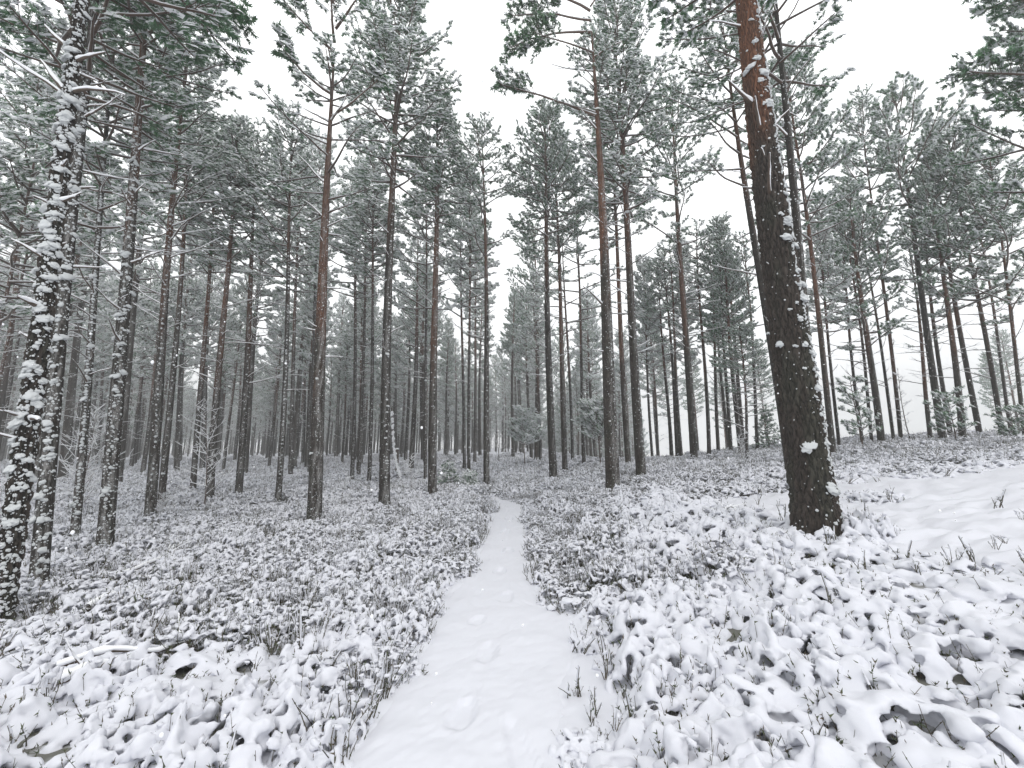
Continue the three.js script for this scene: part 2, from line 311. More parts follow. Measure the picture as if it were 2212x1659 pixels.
// a pine whose base and lean are known from the photograph
// b base pixel, w trunk width in pixels at the base, a a point higher up on the trunk, top pixel row of the tip (or height h in metres)
function pine(o, label, i) {
  const B0 = o.d ? (() => { const q = atDepth(o.b[0], o.b[1], o.d); q.y = H(q.x, q.z); return q; })() : onGround(o.b[0], o.b[1]), d = -B0.z, r0 = clamp(o.w * d / FPX / 2 / Math.hypot(1, (o.b[0] - PW / 2) / FPX), 0.045, 0.32) * 0.96;
  const up = V().subVectors(atDepth(o.a[0], o.a[1], d), B0).normalize();
  let h = o.h || 15;
  if (o.top !== undefined) { const x = o.b[0] + (o.a[0] - o.b[0]) * (o.top - o.b[1]) / (o.a[1] - o.b[1]); h = atDepth(x, o.top, d).distanceTo(B0); }
  const yAt = (py) => { const x = o.b[0] + (o.a[0] - o.b[0]) * (py - o.b[1]) / (o.a[1] - o.b[1]); return atDepth(x, py, d).distanceTo(B0); };
  const near = o.near || 0, seed = 500 + i * 13, R = rng(seed), cb = o.cb ?? (0.5 + 0.1 * R());
  const g = thing('pine_tree', label, 'tree', o.group);
  g.position.copy(B0); g.quaternion.setFromUnitVectors(V(0, 1, 0), up);
  placed.push([B0.x, B0.z, o.clear || 1.1]);
  const T = makeTrunk({ h: h * 0.985, r0, seed, seg: near > 1 ? 90 : near ? 28 : 14, rows: near > 1 ? 400 : near ? 70 : 34, relief: near > 1 ? 0.042 : 0, split: o.split ?? (0.36 + 0.12 * R()), sway: o.sway ?? 0.04, tint: o.tint ?? 0.85 + 0.3 * R(), orange: o.orange ?? 1, foot: o.foot ?? 0.2 });
  mesh('trunk', T.geo, matBark, g);
  const S = new MB(), sn = o.snow || {};
  trunkSnow(S, T, R, { specks: Math.round((sn.specks ?? 260) * (near ? 1.6 : 1.1)), clumps: Math.round((sn.clumps ?? (near ? 60 : 3)) * 0.5), strip: Math.round((sn.strip ?? 90) * (near > 1 ? 0.8 : 0.4)), size: sn.size ?? 1, y1: h * (o.snowTop ?? 0.62), protos: LUMP0, big: near > 1 ? LUMP2 : LUMP1, k: sn.k ?? 1.6 });
  tag(mesh('bark_snow', S.geo(), matSnow, g), null, null, null, 'stuff');
  // bare side branches below the crown
  const nDead = o.dead ?? 12, lo = o.deadFrom ?? cb * 0.45;
  if (o.each || near) for (let k = 0; k < nDead; k++) { const D = new MB(); deadBranch(D, T, R, h * (lo + (cb + 0.05 - lo) * (k + R()) / nDead), R() * 6.28, (o.deadLen ?? 0.7) * (0.3 + 1.1 * R()), 0.012 + 0.008 * R(), { up: 0.15 + 0.5 * R(), snow: 1.1 }); mesh('branch', D.geo(), matPlant, g); }
  else { const D = new MB(); for (let k = 0; k < nDead; k++) deadBranch(D, T, R, h * (lo + (cb + 0.08 - lo) * (k + R()) / nDead), R() * 6.28, (o.deadLen ?? 0.9) * (0.3 + 1.1 * R()), 0.009 + 0.008 * R(), { up: 0.1 + 0.5 * R(), seg: 4, n: 4, twigs: 3 }); if (nDead) tag(mesh('dead_branches', D.geo(), matPlant, g), null, null, null, 'stuff'); }
  for (const s of o.stubs || []) { const D = new MB(); const th = s.th; deadBranch(D, T, R, yAt(s.py), th, s.len, s.r, { up: s.up ?? 0.4, snow: s.snow ?? 1.15, twigs: s.twigs ?? 0, lift: s.lift ?? 0, seg: 8 }); mesh('branch', D.geo(), matPlant, g); }
  for (const s of o.limbs || []) { const D = new MB(), y = yAt(s.py), [p] = T.surf(y, s.th); liveLimb(D, p.lerp(T.axis(y).setY(y), 0.6), V(Math.cos(s.th), s.up ?? 0.3, Math.sin(s.th)), s.len, s.r ?? 0.035, R, { size: 0.1, ...s, twigLen: 1.35, dens: (s.dens ?? 1) * 1.25 }); mesh('branch', D.geo(), matPlant, g); }
  if (o.crown !== null) {
    const geo = o.sparse ? SPARSE_CROWN : CROWNS[o.crown ?? Math.floor(R() * CROWNS.length)], c = mesh('crown', geo, matCrown, g), y = h * cb;
    c.position.copy(T.axis(y + h * (1 - cb) * 0.4)).setY(y); c.rotation.y = o.yaw ?? (R() - 0.5) * 1.5;
    const sr = (o.cr ?? 0.95) * (0.9 + 0.2 * R()) * clamp(h / 14, 0.6, 1.15); c.scale.set(sr, h * (1 - cb) / CL, sr);
  }
  return { g, T, h, d };
}
const PI = Math.PI;
const TREES = [
  // ---- left of the path, near
  ['nearest pine at the photo edge, its leaning trunk plastered with thick clumps of snow', { b: [-4, 1352], a: [155, 340], w: 57, h: 12.5, near: 2, cb: 0.56, split: 0.8, tint: 0.75, dead: 14, deadFrom: 0.12, deadLen: 0.22, crown: 2, cr: 1.25, clear: 0.5,
    snow: { specks: 1500, clumps: 330, strip: 60, size: 1.05, k: 0.9 }, snowTop: 0.6,
    stubs: [{ py: 205, th: 2.9, len: 0.5, r: 0.03, up: 1.1 }, { py: 205, th: 0.2, len: 0.6, r: 0.019, up: 0.2, lift: -0.4 }, { py: 215, th: 2.5, len: 1.0, r: 0.016, up: 0.5 }, { py: 120, th: 2.6, len: 0.3, r: 0.025, up: 0.7 }, { py: 140, th: 0.2, len: 0.4, r: 0.02, up: 0.1 }, { py: 668, th: 1.4, len: 0.2, r: 0.03 }, { py: 905, th: 0.5, len: 0.3, r: 0.02, up: 0.05 }, { py: 440, th: 0.3, len: 0.25, r: 0.018 }, { py: 560, th: 2.2, len: 0.25, r: 0.018, up: 0.8 }] }],
  ['dark second pine just behind the snow-plastered nearest trunk, speckled with small snow clumps', { b: [82, 1272], a: [140, 640], w: 42, h: 12, near: 1, cb: 0.55, split: 0.9, tint: 0.7, dead: 10, deadLen: 0.5, snow: { specks: 650, clumps: 150, size: 1.1 }, crown: 0 }],
  ['pale grey slender trunk between the two heavily snow-spotted pines', { b: [160, 1170], a: [236, 330], w: 22, h: 12.5, cb: 0.5, split: 0.75, tint: 1.1, orange: 0.5, dead: 22, deadLen: 1.1, snow: { specks: 700, clumps: 60, strip: 320, size: 1.1, k: 0.8 }, crown: 5 }],
  ['tall pine with blackish snow-dotted base turning reddish above, third large trunk from the edge', { b: [225, 1194], a: [298, 240], w: 38, h: 13, near: 1, cb: 0.58, split: 0.5, tint: 0.8, dead: 14, deadLen: 0.6, snow: { specks: 700, clumps: 170, strip: 120 }, crown: 0, cr: 0.8, sway: 0.02,
    stubs: [{ py: 235, th: 0.3, len: 0.7, r: 0.018, up: 1.1 }, { py: 240, th: 2.9, len: 0.8, r: 0.02, up: 0.7 }, { py: 420, th: 0.2, len: 0.3, r: 0.015, up: 0.8 }, { py: 130, th: 2.8, len: 0.7, r: 0.02, up: 0.8 }],
    limbs: [{ py: 60, th: 0.25, up: 0.4, len: 2.3, r: 0.016, lift: -0.9, droop: 0.5, dens: 1.5, from: 0.25, snowy: 0.12 }, { py: 10, th: 0.45, up: 0.25, len: 2.3, r: 0.016, lift: -0.8, droop: 0.5, dens: 1.5, snowy: 0.12 }, { py: -40, th: 0.1, up: 0.05, len: 1.8, r: 0.03, lift: -0.7, droop: 0.4, dens: 1.5, from: 0.3, snowy: 0.15 }, { py: -20, th: 2.9, up: 0.2, len: 1.3, dens: 1 }] }],
  ['reddish pine of a close pair, the nearer one, with long bare side branches', { b: [322, 1132], a: [378, 520], w: 26, top: 86, cb: 0.66, dead: 26, deadLen: 1.4, deadFrom: 0.34, split: 0.4, snow: { specks: 420, strip: 160 }, crown: 2, cr: 0.9, each: 1 }],
  ['thinner dark pine close behind its reddish neighbour, base half hidden by snowy heather', { b: [347, 1100], a: [376, 677], w: 17, top: 200, cb: 0.6, split: 0.5, dead: 14 }],
  ['slim brown pine behind the bare snowy sapling', { b: [416, 1070], a: [444, 591], w: 14, top: 260, cb: 0.55, split: 0.33, dead: 14 }],
  ['pine rising directly behind the bare snowy sapling, bark dark below and red above', { b: [452, 1092], a: [488, 560], w: 19, top: 262, cb: 0.6, split: 0.36, dead: 18, deadLen: 1.2, each: 1 }],
  ['straight dark pine with a snow-capped twig lying at its foot', { b: [514, 1083], a: [543, 574], w: 17, top: 280, cb: 0.6, split: 0.38, dead: 12, deadLen: 1.1, each: 1 }],
  ['thin grey snow-flecked pine between the twig-foot pine and a thick speckled trunk', { b: [600, 1090], a: [625, 557], w: 14, top: 250, cb: 0.55, split: 0.6, dead: 16, snow: { specks: 340, strip: 180 } }],
  ['very thin brown pine beside the thick speckled trunk, base on open snow', { b: [627, 1034], a: [642, 608], w: 10, top: 330, cb: 0.55, split: 0.4, dead: 12 }],
  ['tall thick pine with grey snow-speckled base and orange upper trunk, left of the path', { b: [678, 1138], a: [717, 235], w: 32, h: 11.5, near: 1, cb: 0.6, split: 0.34, dead: 8, deadLen: 0.5, sparse: 1, cr: 1.15, snow: { specks: 900, clumps: 10, strip: 60, k: 0.9, size: 0.62 }, sway: 0.02,
    stubs: [{ py: 260, th: 0.2, len: 0.9, r: 0.028, up: 0.9 }, { py: 262, th: 3.0, len: 0.8, r: 0.022, up: 0.8 }, { py: 310, th: 2.9, len: 1.0, r: 0.022, up: 0.3 }, { py: 395, th: 2.8, len: 1.1, r: 0.02, up: 0.9 }, { py: 470, th: 2.7, len: 0.6, r: 0.02, up: 1.0 }, { py: 490, th: 0.3, len: 0.7, r: 0.014, up: 0.4 }],
    limbs: [{ py: 250, th: 0.1, up: 0.55, len: 1.5, r: 0.03, from: 0.75 }, { py: 200, th: 3.2, up: 0.5, len: 1.6, from: 0.5 }, { py: 110, th: 2.6, up: 0.5, len: 1.3, from: 0.4 }, { py: 60, th: 0.6, up: 0.6, len: 1.2, from: 0.3 }, { py: 20, th: 1.8, up: 0.4, len: 1.3, from: 0.3, snowy: 0.9 }, { py: 0, th: 3.0, up: 0.4, len: 1.5, from: 0.3 }, { py: 90, th: 1.3, up: 0.5, len: 1.0, from: 0.3, snowy: 0.9 }] }],
  ['thin blackish trunk showing just behind the tall thick speckled pine', { b: [668, 1030], a: [683, 640], w: 9, top: 300, cb: 0.5, split: 0.8, dead: 14 }],
  ['first strong pine left of the path, dark snow-dotted trunk and dense crown', { b: [830, 1102], a: [850, 330], w: 24, top: -45, cb: 0.56, split: 0.46, tint: 0.72, dead: 12, deadLen: 0.6, crown: 3, cr: 1.0, each: 1, snow: { specks: 480, clumps: 20, strip: 150 } }],
  ['red-barked pine nearest the path on its heather side, crown starting high', { b: [934, 1076], a: [938, 330], w: 19, top: 178, cb: 0.62, split: 0.32, orange: 0.85, dead: 18, deadLen: 1.0, deadFrom: 0.4, crown: 1, cr: 0.85, each: 1 }],
  ['slender dark trunk close behind the red-barked pine beside the path', { b: [919, 1045], a: [917, 600], w: 7, top: 330, cb: 0.5, split: 0.6, dead: 14 }],
  ['thin grey pine nearest before the first strong trunk, last of a row of three', { b: [797, 1053], a: [806, 600], w: 9, top: 320, cb: 0.58, split: 0.5, dead: 10 }],
  ['leftmost thin trunk of the row of three beside the first strong pine', { b: [760, 1041], a: [768, 620], w: 9, top: 350, cb: 0.55, split: 0.45, dead: 10 }],
  ['middle thin trunk of the row of three beside the first strong pine', { b: [774, 1036], a: [785, 660], w: 8, top: 340, cb: 0.55, split: 0.5, dead: 10 }],
  ['straight grey pine standing where the path disappears', { b: [1051, 1057], a: [1041, 400], w: 13, top: 262, cb: 0.6, split: 0.5, tint: 0.95, dead: 14, deadLen: 0.8, crown: 4, cr: 0.95, each: 1 }],
  ['left one of two twin thin trunks left of the vanishing path', { b: [1003, 1024], a: [1000, 650], w: 7, top: 380, cb: 0.5, dead: 12 }],
  ['right one of two twin thin trunks left of the vanishing path', { b: [1013, 1029], a: [1011, 600], w: 7, top: 360, cb: 0.52, dead: 12 }],
  ['short-trunked thin pine behind the two twin thin trunks', { b: [1025, 1006], a: [1027, 860], w: 7, top: 470, cb: 0.5, dead: 8 }],
  ['reddish trunk at the photo edge behind the nearest plastered pine, foliage spreading above', { d: 11, b: [-88, 1050], a: [58, 369], w: 13, h: 13, cb: 0.4, split: 0.3, dead: 16, deadLen: 1.1, crown: 3, cr: 1.25 }],
  ['thin red trunk leaning in at the photo edge, lower and fainter than its neighbour', { d: 13, b: [-50, 1045], a: [41, 618], w: 10, h: 12, cb: 0.5, split: 0.25, dead: 14 }],
  // ---- right of the path
  ['pine with many short horizontal dead branches, right of the vanishing path', { b: [1196, 1043], a: [1181, 500], w: 17, top: 232, cb: 0.62, split: 0.5, tint: 0.8, dead: 30, deadLen: 0.75, deadFrom: 0.25, crown: 0, cr: 1.0, each: 1 }],
  ['thinner reddish pine beside the one with many horizontal dead branches', { b: [1221, 1024], a: [1206, 640], w: 12, top: 300, cb: 0.6, split: 0.3, dead: 16 }],
  ['tall orange-topped pine right of the path, long crooked limbs reaching over it', { b: [1325, 1064], a: [1293, 400], w: 31, h: 13.5, near: 1, cb: 0.72, split: 0.42, dead: 6, deadFrom: 0.2, deadLen: 0.4, snow: { specks: 800, clumps: 40, strip: 190, size: 0.75 }, sparse: 1, cr: 0.7, sway: 0.03,
    stubs: [{ py: 660, th: 2.9, len: 0.75, r: 0.03, up: 0.75 }, { py: 640, th: 0.3, len: 0.5, r: 0.015, up: 0.5 }, { py: 480, th: 2.9, len: 0.55, r: 0.018, up: 0.7 }, { py: 600, th: 2.6, len: 0.5, r: 0.014, up: 0.3 }, { py: 410, th: 2.8, len: 0.5, r: 0.015, up: 0.9 }, { py: 350, th: 2.9, len: 0.8, r: 0.02, up: 1.0 }, { py: 280, th: 2.8, len: 0.9, r: 0.025, up: 1.1 }, { py: 240, th: 2.9, len: 0.4, r: 0.014, up: 0.2 }, { py: 210, th: 0.2, len: 0.5, r: 0.015, up: 0.5 }, { py: 150, th: 3.1, len: 1.3, r: 0.02, up: 0.05, twigs: 4 }, { py: 760, th: 2.8, len: 0.35, r: 0.012, up: 0.2 }],
    limbs: [{ py: 248, th: 3.05, up: 0.34, len: 2.9, r: 0.045, from: 0.62, lift: 0.25, dens: 0.9, wig: 0.1 }, { py: 66, th: 2.95, up: -0.02, len: 2.7, r: 0.04, from: 0.42, lift: -0.35, dens: 1.5, snowy: 0.35, droop: 0.15 }, { py: 20, th: 2.6, up: 0.25, len: 2.3, r: 0.04, from: 0.35, lift: -0.3, dens: 1.5, snowy: 0.45 }, { py: 40, th: 3.3, up: 0.35, len: 2.4, r: 0.035, from: 0.35, lift: -0.4, dens: 1.4, snowy: 0.4 }, { py: 110, th: 2.8, up: -0.1, len: 1.9, r: 0.03, from: 0.5, lift: 0.1, dens: 0.8, snowy: 0.35 }, { py: 120, th: 0.2, up: 0.7, len: 1.6, r: 0.03, from: 0.8, lift: 0.2, dens: 0.6 }, { py: 10, th: 0.3, up: 1.0, len: 1.2, r: 0.03 }] }],
  ['dark pine beside the tall orange-topped one, with dense high crown', { b: [1386, 1038], a: [1350, 500], w: 22, top: 5, cb: 0.52, split: 0.42, dead: 18, deadLen: 0.9, deadFrom: 0.22, crown: 3, cr: 0.95, each: 1, snow: { specks: 420, strip: 180 } }],
  ['thinner pine between the tall orange-topped one and its dark neighbour', { b: [1358, 1012], a: [1331, 560], w: 13, top: 230, cb: 0.6, split: 0.3, dead: 16 }],
  ['lone straight pine halfway between the paired dark trunks and the giant trunk', { b: [1500, 1004], a: [1462, 340], w: 17, top: 185, cb: 0.5, split: 0.34, tint: 1.0, dead: 22, deadLen: 1.1, deadFrom: 0.25, crown: 4, cr: 1.0, each: 1 }],
  ['giant near pine right of the path, thick leaning trunk with orange bark at the top', { b: [1768, 1158], a: [1690, 560], w: 104, h: 11.5, near: 2, cb: 0.62, split: 0.47, tint: 0.98, orange: 1.12, foot: 0.36, dead: 0, snow: { specks: 420, clumps: 230, strip: 330, size: 0.9, k: 1.7 }, snowTop: 0.62, crown: 0, sway: 0.03, clear: 0.75,
    stubs: [{ py: 236, th: 2.75, len: 0.52, r: 0.024, up: 0.42 }, { py: 296, th: 2.4, len: 0.42, r: 0.022, up: 0.6 }, { py: 436, th: 2.2, len: 0.5, r: 0.022, up: 0.85 }, { py: 290, th: 0.75, len: 0.28, r: 0.02, up: 0.7 }, { py: 362, th: 2.2, len: 0.18, r: 0.013, up: 0.9 }, { py: 580, th: 2.9, len: 0.1, r: 0.014, up: 0.5 }, { py: 120, th: 1.1, len: 0.3, r: 0.013, up: 1.5 }, { py: 70, th: 1.0, len: 0.3, r: 0.014, up: 1.2 }, { py: 68, th: 3.0, len: 0.5, r: 0.013, up: 0.1, twigs: 5 }, { py: 545, th: 0.6, len: 0.1, r: 0.02, up: 0.3 }] }],
  ['second dark trunk standing close behind the giant near pine, seen at its upper right', { d: 7.2, b: [1757, 1020], a: [1709, 400], w: 27, h: 13, near: 1, cb: 0.62, split: 0.9, tint: 0.72, dead: 8, deadFrom: 0.4, deadLen: 0.8, crown: 2, snow: { specks: 300, clumps: 25, strip: 120 }, stubs: [{ py: 60, th: 0.4, len: 1.3, r: 0.016, up: 1.3, twigs: 2 }, { py: 20, th: 2.5, len: 0.9, r: 0.014, up: 0.9 }] }],
  ['dark trunk mostly hidden behind the left side of the giant near pine', { d: 9.5, b: [1704, 975], a: [1672, 770], w: 24, h: 12, cb: 0.6, split: 0.6, tint: 0.75, dead: 8, crown: 4 }],
  ['red-barked pine appearing just right of the giant near trunk', { d: 12.5, b: [1797, 958], a: [1743, 540], w: 15, top: 118, cb: 0.5, split: 0.28, dead: 16, deadLen: 1.2, crown: 0, cr: 0.95 }],
  ['thin pine right behind the red-barked one beside the giant trunk', { d: 14, b: [1809, 935], a: [1797, 790], w: 8, top: 420, cb: 0.45, dead: 8 }],
  ['thick dark pine on the crest behind the snow-laden young pine', { d: 14.5, b: [1900, 930], a: [1862, 608], w: 18, top: 400, cb: 0.36, split: 0.4, dead: 10, crown: 4, cr: 1.1 }],
  ['thin grey pine touching the left of the thick dark pine on the crest', { d: 15, b: [1880, 936], a: [1859, 776], w: 8, top: 460, cb: 0.4, sparse: 1, cr: 0.7, dead: 8 }],
  ['slim pine growing out behind the snow-laden young pine on the crest', { d: 15.5, b: [1861, 940], a: [1840, 735], w: 8, top: 430, cb: 0.45, dead: 8 }],
  ['thin brown pine on the crest just right of the thick dark one', { d: 16, b: [1928, 935], a: [1904, 776], w: 8, top: 420, cb: 0.42, sparse: 1, cr: 0.7, dead: 8 }],
  ['slender red-stemmed pine on the crest, left of the bare thin sapling', { d: 15.5, b: [1943, 933], a: [1921, 740], w: 10, top: 212, cb: 0.5, split: 0.2, dead: 8, crown: 2, cr: 0.75 }],
  ['slender red pine on the crest, right of the bare thin sapling', { d: 15.5, b: [2008, 935], a: [1981, 725], w: 11, top: 520, cb: 0.45, sparse: 1, cr: 0.8, split: 0.2, dead: 8 }],
  ['dark thick pine on the crest with the tallest crown in the group', { d: 14.5, b: [2034, 936], a: [1981, 550], w: 19, top: 186, cb: 0.44, split: 0.55, tint: 0.72, dead: 16, deadLen: 1.1, crown: 4, cr: 1.05 }],
  ['thin dark pine tucked beside the tallest crest pine', { d: 15.5, b: [2052, 932], a: [2027, 725], w: 12, top: 420, cb: 0.4, sparse: 1, cr: 0.7, dead: 8 }],
  ['red-trunked pine on the crest standing behind the snowy young pine clump', { d: 14, b: [2078, 945], a: [2050, 660], w: 17, top: 330, cb: 0.42, split: 0.3, dead: 10, crown: 4, cr: 0.95 }],
  ['red pine on the crest just right of the snowy young pine clump', { d: 14.5, b: [2116, 936], a: [2076, 687], w: 15, top: 300, cb: 0.42, split: 0.32, dead: 8, sparse: 1, cr: 1.0 }],
  ['brown pine near the right-hand end of the crest', { d: 14, b: [2162, 926], a: [2126, 711], w: 14, top: 270, cb: 0.4, split: 0.3, dead: 12, crown: 3, cr: 1.2 }],
  ['thin pine second from the end of the crest row', { d: 15.5, b: [2182, 928], a: [2146, 721], w: 9, top: 380, cb: 0.4, sparse: 1, cr: 0.7, dead: 8 }],
  ['last pine of the crest row at the picture edge', { d: 13, b: [2210, 925], a: [2190, 760], w: 11, top: 330, cb: 0.4, split: 0.3, dead: 12, crown: 4, cr: 1.3 }],
  ['pine outside the frame whose snowy boughs hang into the upper right corner', { d: 7.5, b: [2420, 990], a: [2345, 500], w: 30, h: 12, cb: 0.38, split: 0.5, dead: 6, crown: 2, cr: 1.0, limbs: [{ py: 190, th: 3.1, up: 0.5, len: 2.0, from: 0.2, dens: 1.6, lift: -0.5 }, { py: 330, th: 2.9, up: 0.45, len: 1.9, from: 0.2, dens: 1.6, lift: -0.4 }, { py: 60, th: 2.9, up: 0.5, len: 1.9, from: 0.2, dens: 1.6, lift: -0.5 }, { py: 240, th: 2.5, up: 0.4, len: 1.8, from: 0.2, dens: 1.5, lift: -0.5 }] }],
  // ---- slim trunks on the open crest between the lone pine and the giant
  ['first thin trunk right of the lone straight pine, on the crest', { d: 17, b: [1529, 957], a: [1519, 711], w: 9, top: 480, cb: 0.5, sparse: 1, cr: 1.25, dead: 10 }],
  ['second thin trunk right of the lone straight pine, on the crest', { d: 18, b: [1550, 955], a: [1540, 760], w: 8, top: 520, cb: 0.5, sparse: 1, cr: 1.25, dead: 8 }],
  ['third thin trunk right of the lone straight pine, on the crest', { d: 17, b: [1577, 957], a: [1566, 720], w: 8, top: 470, cb: 0.5, cr: 0.9, dead: 8 }],
  ['stouter trunk on the crest with a dense conical crown, left of the small spruce', { d: 16, b: [1598, 949], a: [1576, 670], w: 12, top: 528, cb: 0.4, dead: 10, crown: 5, cr: 1.0 }],
  ['thin dark trunk leaning on the crest nearest the small spruce', { d: 17, b: [1634, 950], a: [1615, 690], w: 8, top: 500, cb: 0.4, sparse: 1, cr: 1.25, dead: 8, crown: 4 }],
  ['short snowy trunk before the stouter crest pine, with drooping dead twigs', { d: 13, b: [1611, 970], a: [1604, 850], w: 6, top: 700, cb: 0.5, cr: 0.9, dead: 14 }],
  ['thin trunk left of the lone straight pine, on the crest', { d: 18, b: [1470, 960], a: [1459, 793], w: 8, top: 520, cb: 0.5, sparse: 1, cr: 1.25, dead: 8 }],
  ['thin pine midway between the dark pair and the lone straight pine', { d: 19, b: [1450, 972], a: [1442, 837], w: 8, top: 560, cb: 0.45, sparse: 1, cr: 1.25, dead: 8 }],
  ['narrow trunk just right of the dark pine of the pair', { d: 20, b: [1408, 968], a: [1400, 800], w: 6, top: 560, cb: 0.45, cr: 0.9, dead: 8 }],
  ['thin trunk left of the tall orange-topped pine, behind the snowy young spruces', { d: 19, b: [1261, 986], a: [1252, 755], w: 8, top: 420, cb: 0.5, sparse: 1, cr: 1.25, dead: 10 }],
  ['thin straight pine behind the horizontal-branched pair of pines', { d: 21, b: [1236, 975], a: [1229, 800], w: 7, top: 470, cb: 0.5, sparse: 1, cr: 1.25, dead: 10 }],
];
TREES.forEach(([label, o], i) => pine(o, label, i));

// ---- the wood behind: single trees out to about 45 m, copies of six models
const FAR = [];
{
  const R = rng(4242), models = [];
  for (let k = 0; k < 6; k++) {
    const h = 13 + k * 0.5, T = makeTrunk({ h: h * 0.985, r0: 0.105 + 0.012 * k, seed: 900 + k, seg: 10, rows: 24, split: 0.35 + 0.05 * k, sway: 0.06, tint: 0.8 + 0.08 * k }), g = new THREE.Group();
    mesh('trunk', T.geo, matBark, g);
    const S = new MB(); trunkSnow(S, T, rng(70 + k), { specks: 90, clumps: 4, strip: 40, size: 1.1 }); tag(mesh('bark_snow', S.geo(), matSnow, g), null, null, null, 'stuff');
    const D = new MB(), q = rng(80 + k); for (let j = 0; j < 26; j++) deadBranch(D, T, q, h * (0.16 + 0.42 * (j + q()) / 26), q() * 6.28, 0.3 + 1.0 * q(), 0.009 + 0.007 * q(), { seg: 3, n: 4, twigs: 3, up: 0.1 + 0.5 * q() }); tag(mesh('dead_branches', D.geo(), matPlant, g), null, null, null, 'stuff');
    const c = mesh('crown', CROWNS[k], matCrown, g), cb = 0.42 + 0.04 * (k % 3); c.position.y = h * cb; c.scale.set(0.95, h * (1 - cb) / CL, 0.95); c.rotation.y = 0.2 * (k - 2.5);
    models.push(g);
  }
  const GAPS = [[-60, 'beyond the photo-edge trunks, left of the snow-plastered pine'], [110, 'behind the nearest snow-plastered pine'], [230, 'between the snow-plastered pine and the third large trunk'], [330, 'between the third large trunk and the reddish pair'], [440, 'between the reddish pair and the bare snowy sapling'], [520, 'between the bare snowy sapling and the twig-foot pine'], [610, 'between the twig-foot pine and the thin grey snow-flecked pine'], [690, 'behind the tall thick speckled pine'], [790, 'around the row of three thin trunks'], [850, 'behind the first strong pine by the path'], [935, 'between the first strong pine and the red-barked pine'], [1050, 'between the red-barked pine and the vanishing path'], [1190, 'straight beyond the vanishing path'], [1320, 'behind the pine with horizontal dead branches'], [9999, 'behind the tall orange-topped pine']];
  const zone = (px, d) => { const at = GAPS.find((g) => px < g[0])[1], far = d > 29; return [(far ? 'faint far pine ' : 'slim pine ') + at, (far ? 'far pines ' : 'slim pines ') + at]; };
  let made = 0;
  for (let tries = 0; tries < 6000 && made < 96; tries++) {
    const d = 16 + 31 * Math.pow(R(), 0.75), px = -260 + 1640 * R(), x = (px - PW / 2) / FPX * d, z = -d;
    if (d < 21 && px > 560) continue;
    if (px > 1100 && d < 23) continue;
    if (offPath(x, z) < 1 || placed.some((p) => Math.hypot(p[0] - x, p[1] - z) < 1.25)) continue;
    if (Math.abs(px - 1090) < 26 && d < 34) continue;
    placed.push([x, z, 1]);
    const m = models[Math.floor(R() * 6)], g = m.clone(); g.name = numbered('pine_tree'); scene.add(g);
    const [label, group] = zone(px, d); tag(g, label, 'tree', group);
    const s = 0.82 + 0.36 * R(); g.position.set(x, H(x, z), z); g.rotation.set((R() - 0.5) * 0.06, (R() - 0.5) * 1.6, (R() - 0.5) * 0.06); g.scale.set(s * (0.85 + 0.3 * R()), s, s * (0.85 + 0.3 * R()));
    made++;
  }
  for (let k = 0; k < 5; k++) {
    const d = 17.5 + 8 * R(), px = 1400 + 290 * R(), x = (px - PW / 2) / FPX * d, g = models[Math.floor(R() * 6)].clone(); g.name = numbered('pine_tree'); scene.add(g);
    const s = 0.62 + 0.25 * R(); g.position.set(x, H(x, -d), -d); g.rotation.y = (R() - 0.5) * 1.6; g.scale.set(s * 0.85, s, s * 0.85); tag(g, 'thin pine in the cluster of crest trunks around the lone straight pine', 'tree', 'thin pines on the crest');
  }
  // pale pines lower down beyond the crest, half lost in the snowfall
  for (const [px, d, s] of [[1648, 38, 0.9], [1500, 44, 1], [1560, 50, 1], [2190, 36, 0.8], [2150, 42, 0.85], [1440, 40, 1], [1415, 34, 1], [1740, 45, 0.8]]) {
    const x = (px - PW / 2) / FPX * d, g = models[Math.floor(R() * 6)].clone(); g.name = numbered('pine_tree'); scene.add(g);
    g.position.set(x, H(x, -d), -d); g.rotation.y = (R() - 0.5) * 1.6; g.scale.setScalar(s); tag(g, 'pale pine half lost in the snowfall down beyond the crest', 'tree', 'pale pines beyond the crest');
  }
  // the far wood reads as one mass
  const wood = thing('far_wood'); tag(wood, 'far mass of pine trunks and crowns fading into the snowy haze', 'wood', null, 'stuff');
  const list = [];
  for (let tries = 0; tries < 9000 && list.length < 1250; tries++) {
    const d = 44 + 140 * Math.pow(R(), 0.85), px = -420 + 1800 * R(), x = (px - PW / 2) / FPX * d;
    list.push([x, -d, 0.8 + 0.4 * R(), (R() - 0.5) * 1.6, Math.floor(R() * 3)]);
  }
  for (let k = 0; k < 3; k++) {
    const mine = list.filter((l) => l[4] === k);
    for (const part of models[k * 2].children) {
      if (part.name === 'bark_snow') continue;
      const im = new THREE.InstancedMesh(part.geometry, part.material, mine.length); im.name = part.name; const keep = [part.position.y, part.scale.y]; if (part.name === 'crown') { part.scale.y *= 1.3; part.position.y -= 0.3 * CL * keep[1]; } part.updateMatrix(); [part.position.y, part.scale.y] = keep;
      mine.forEach(([x, z, s, a], i) => { im.setMatrixAt(i, new THREE.Matrix4().compose(V(x, H(x, z), z), new THREE.Quaternion().setFromAxisAngle(V(0, 1, 0), a), V(s, s, s)).multiply(part.matrix)); });
      im.castShadow = im.receiveShadow = true; tag(im, null, null, null, 'stuff'); wood.add(im);
    }
  }
}
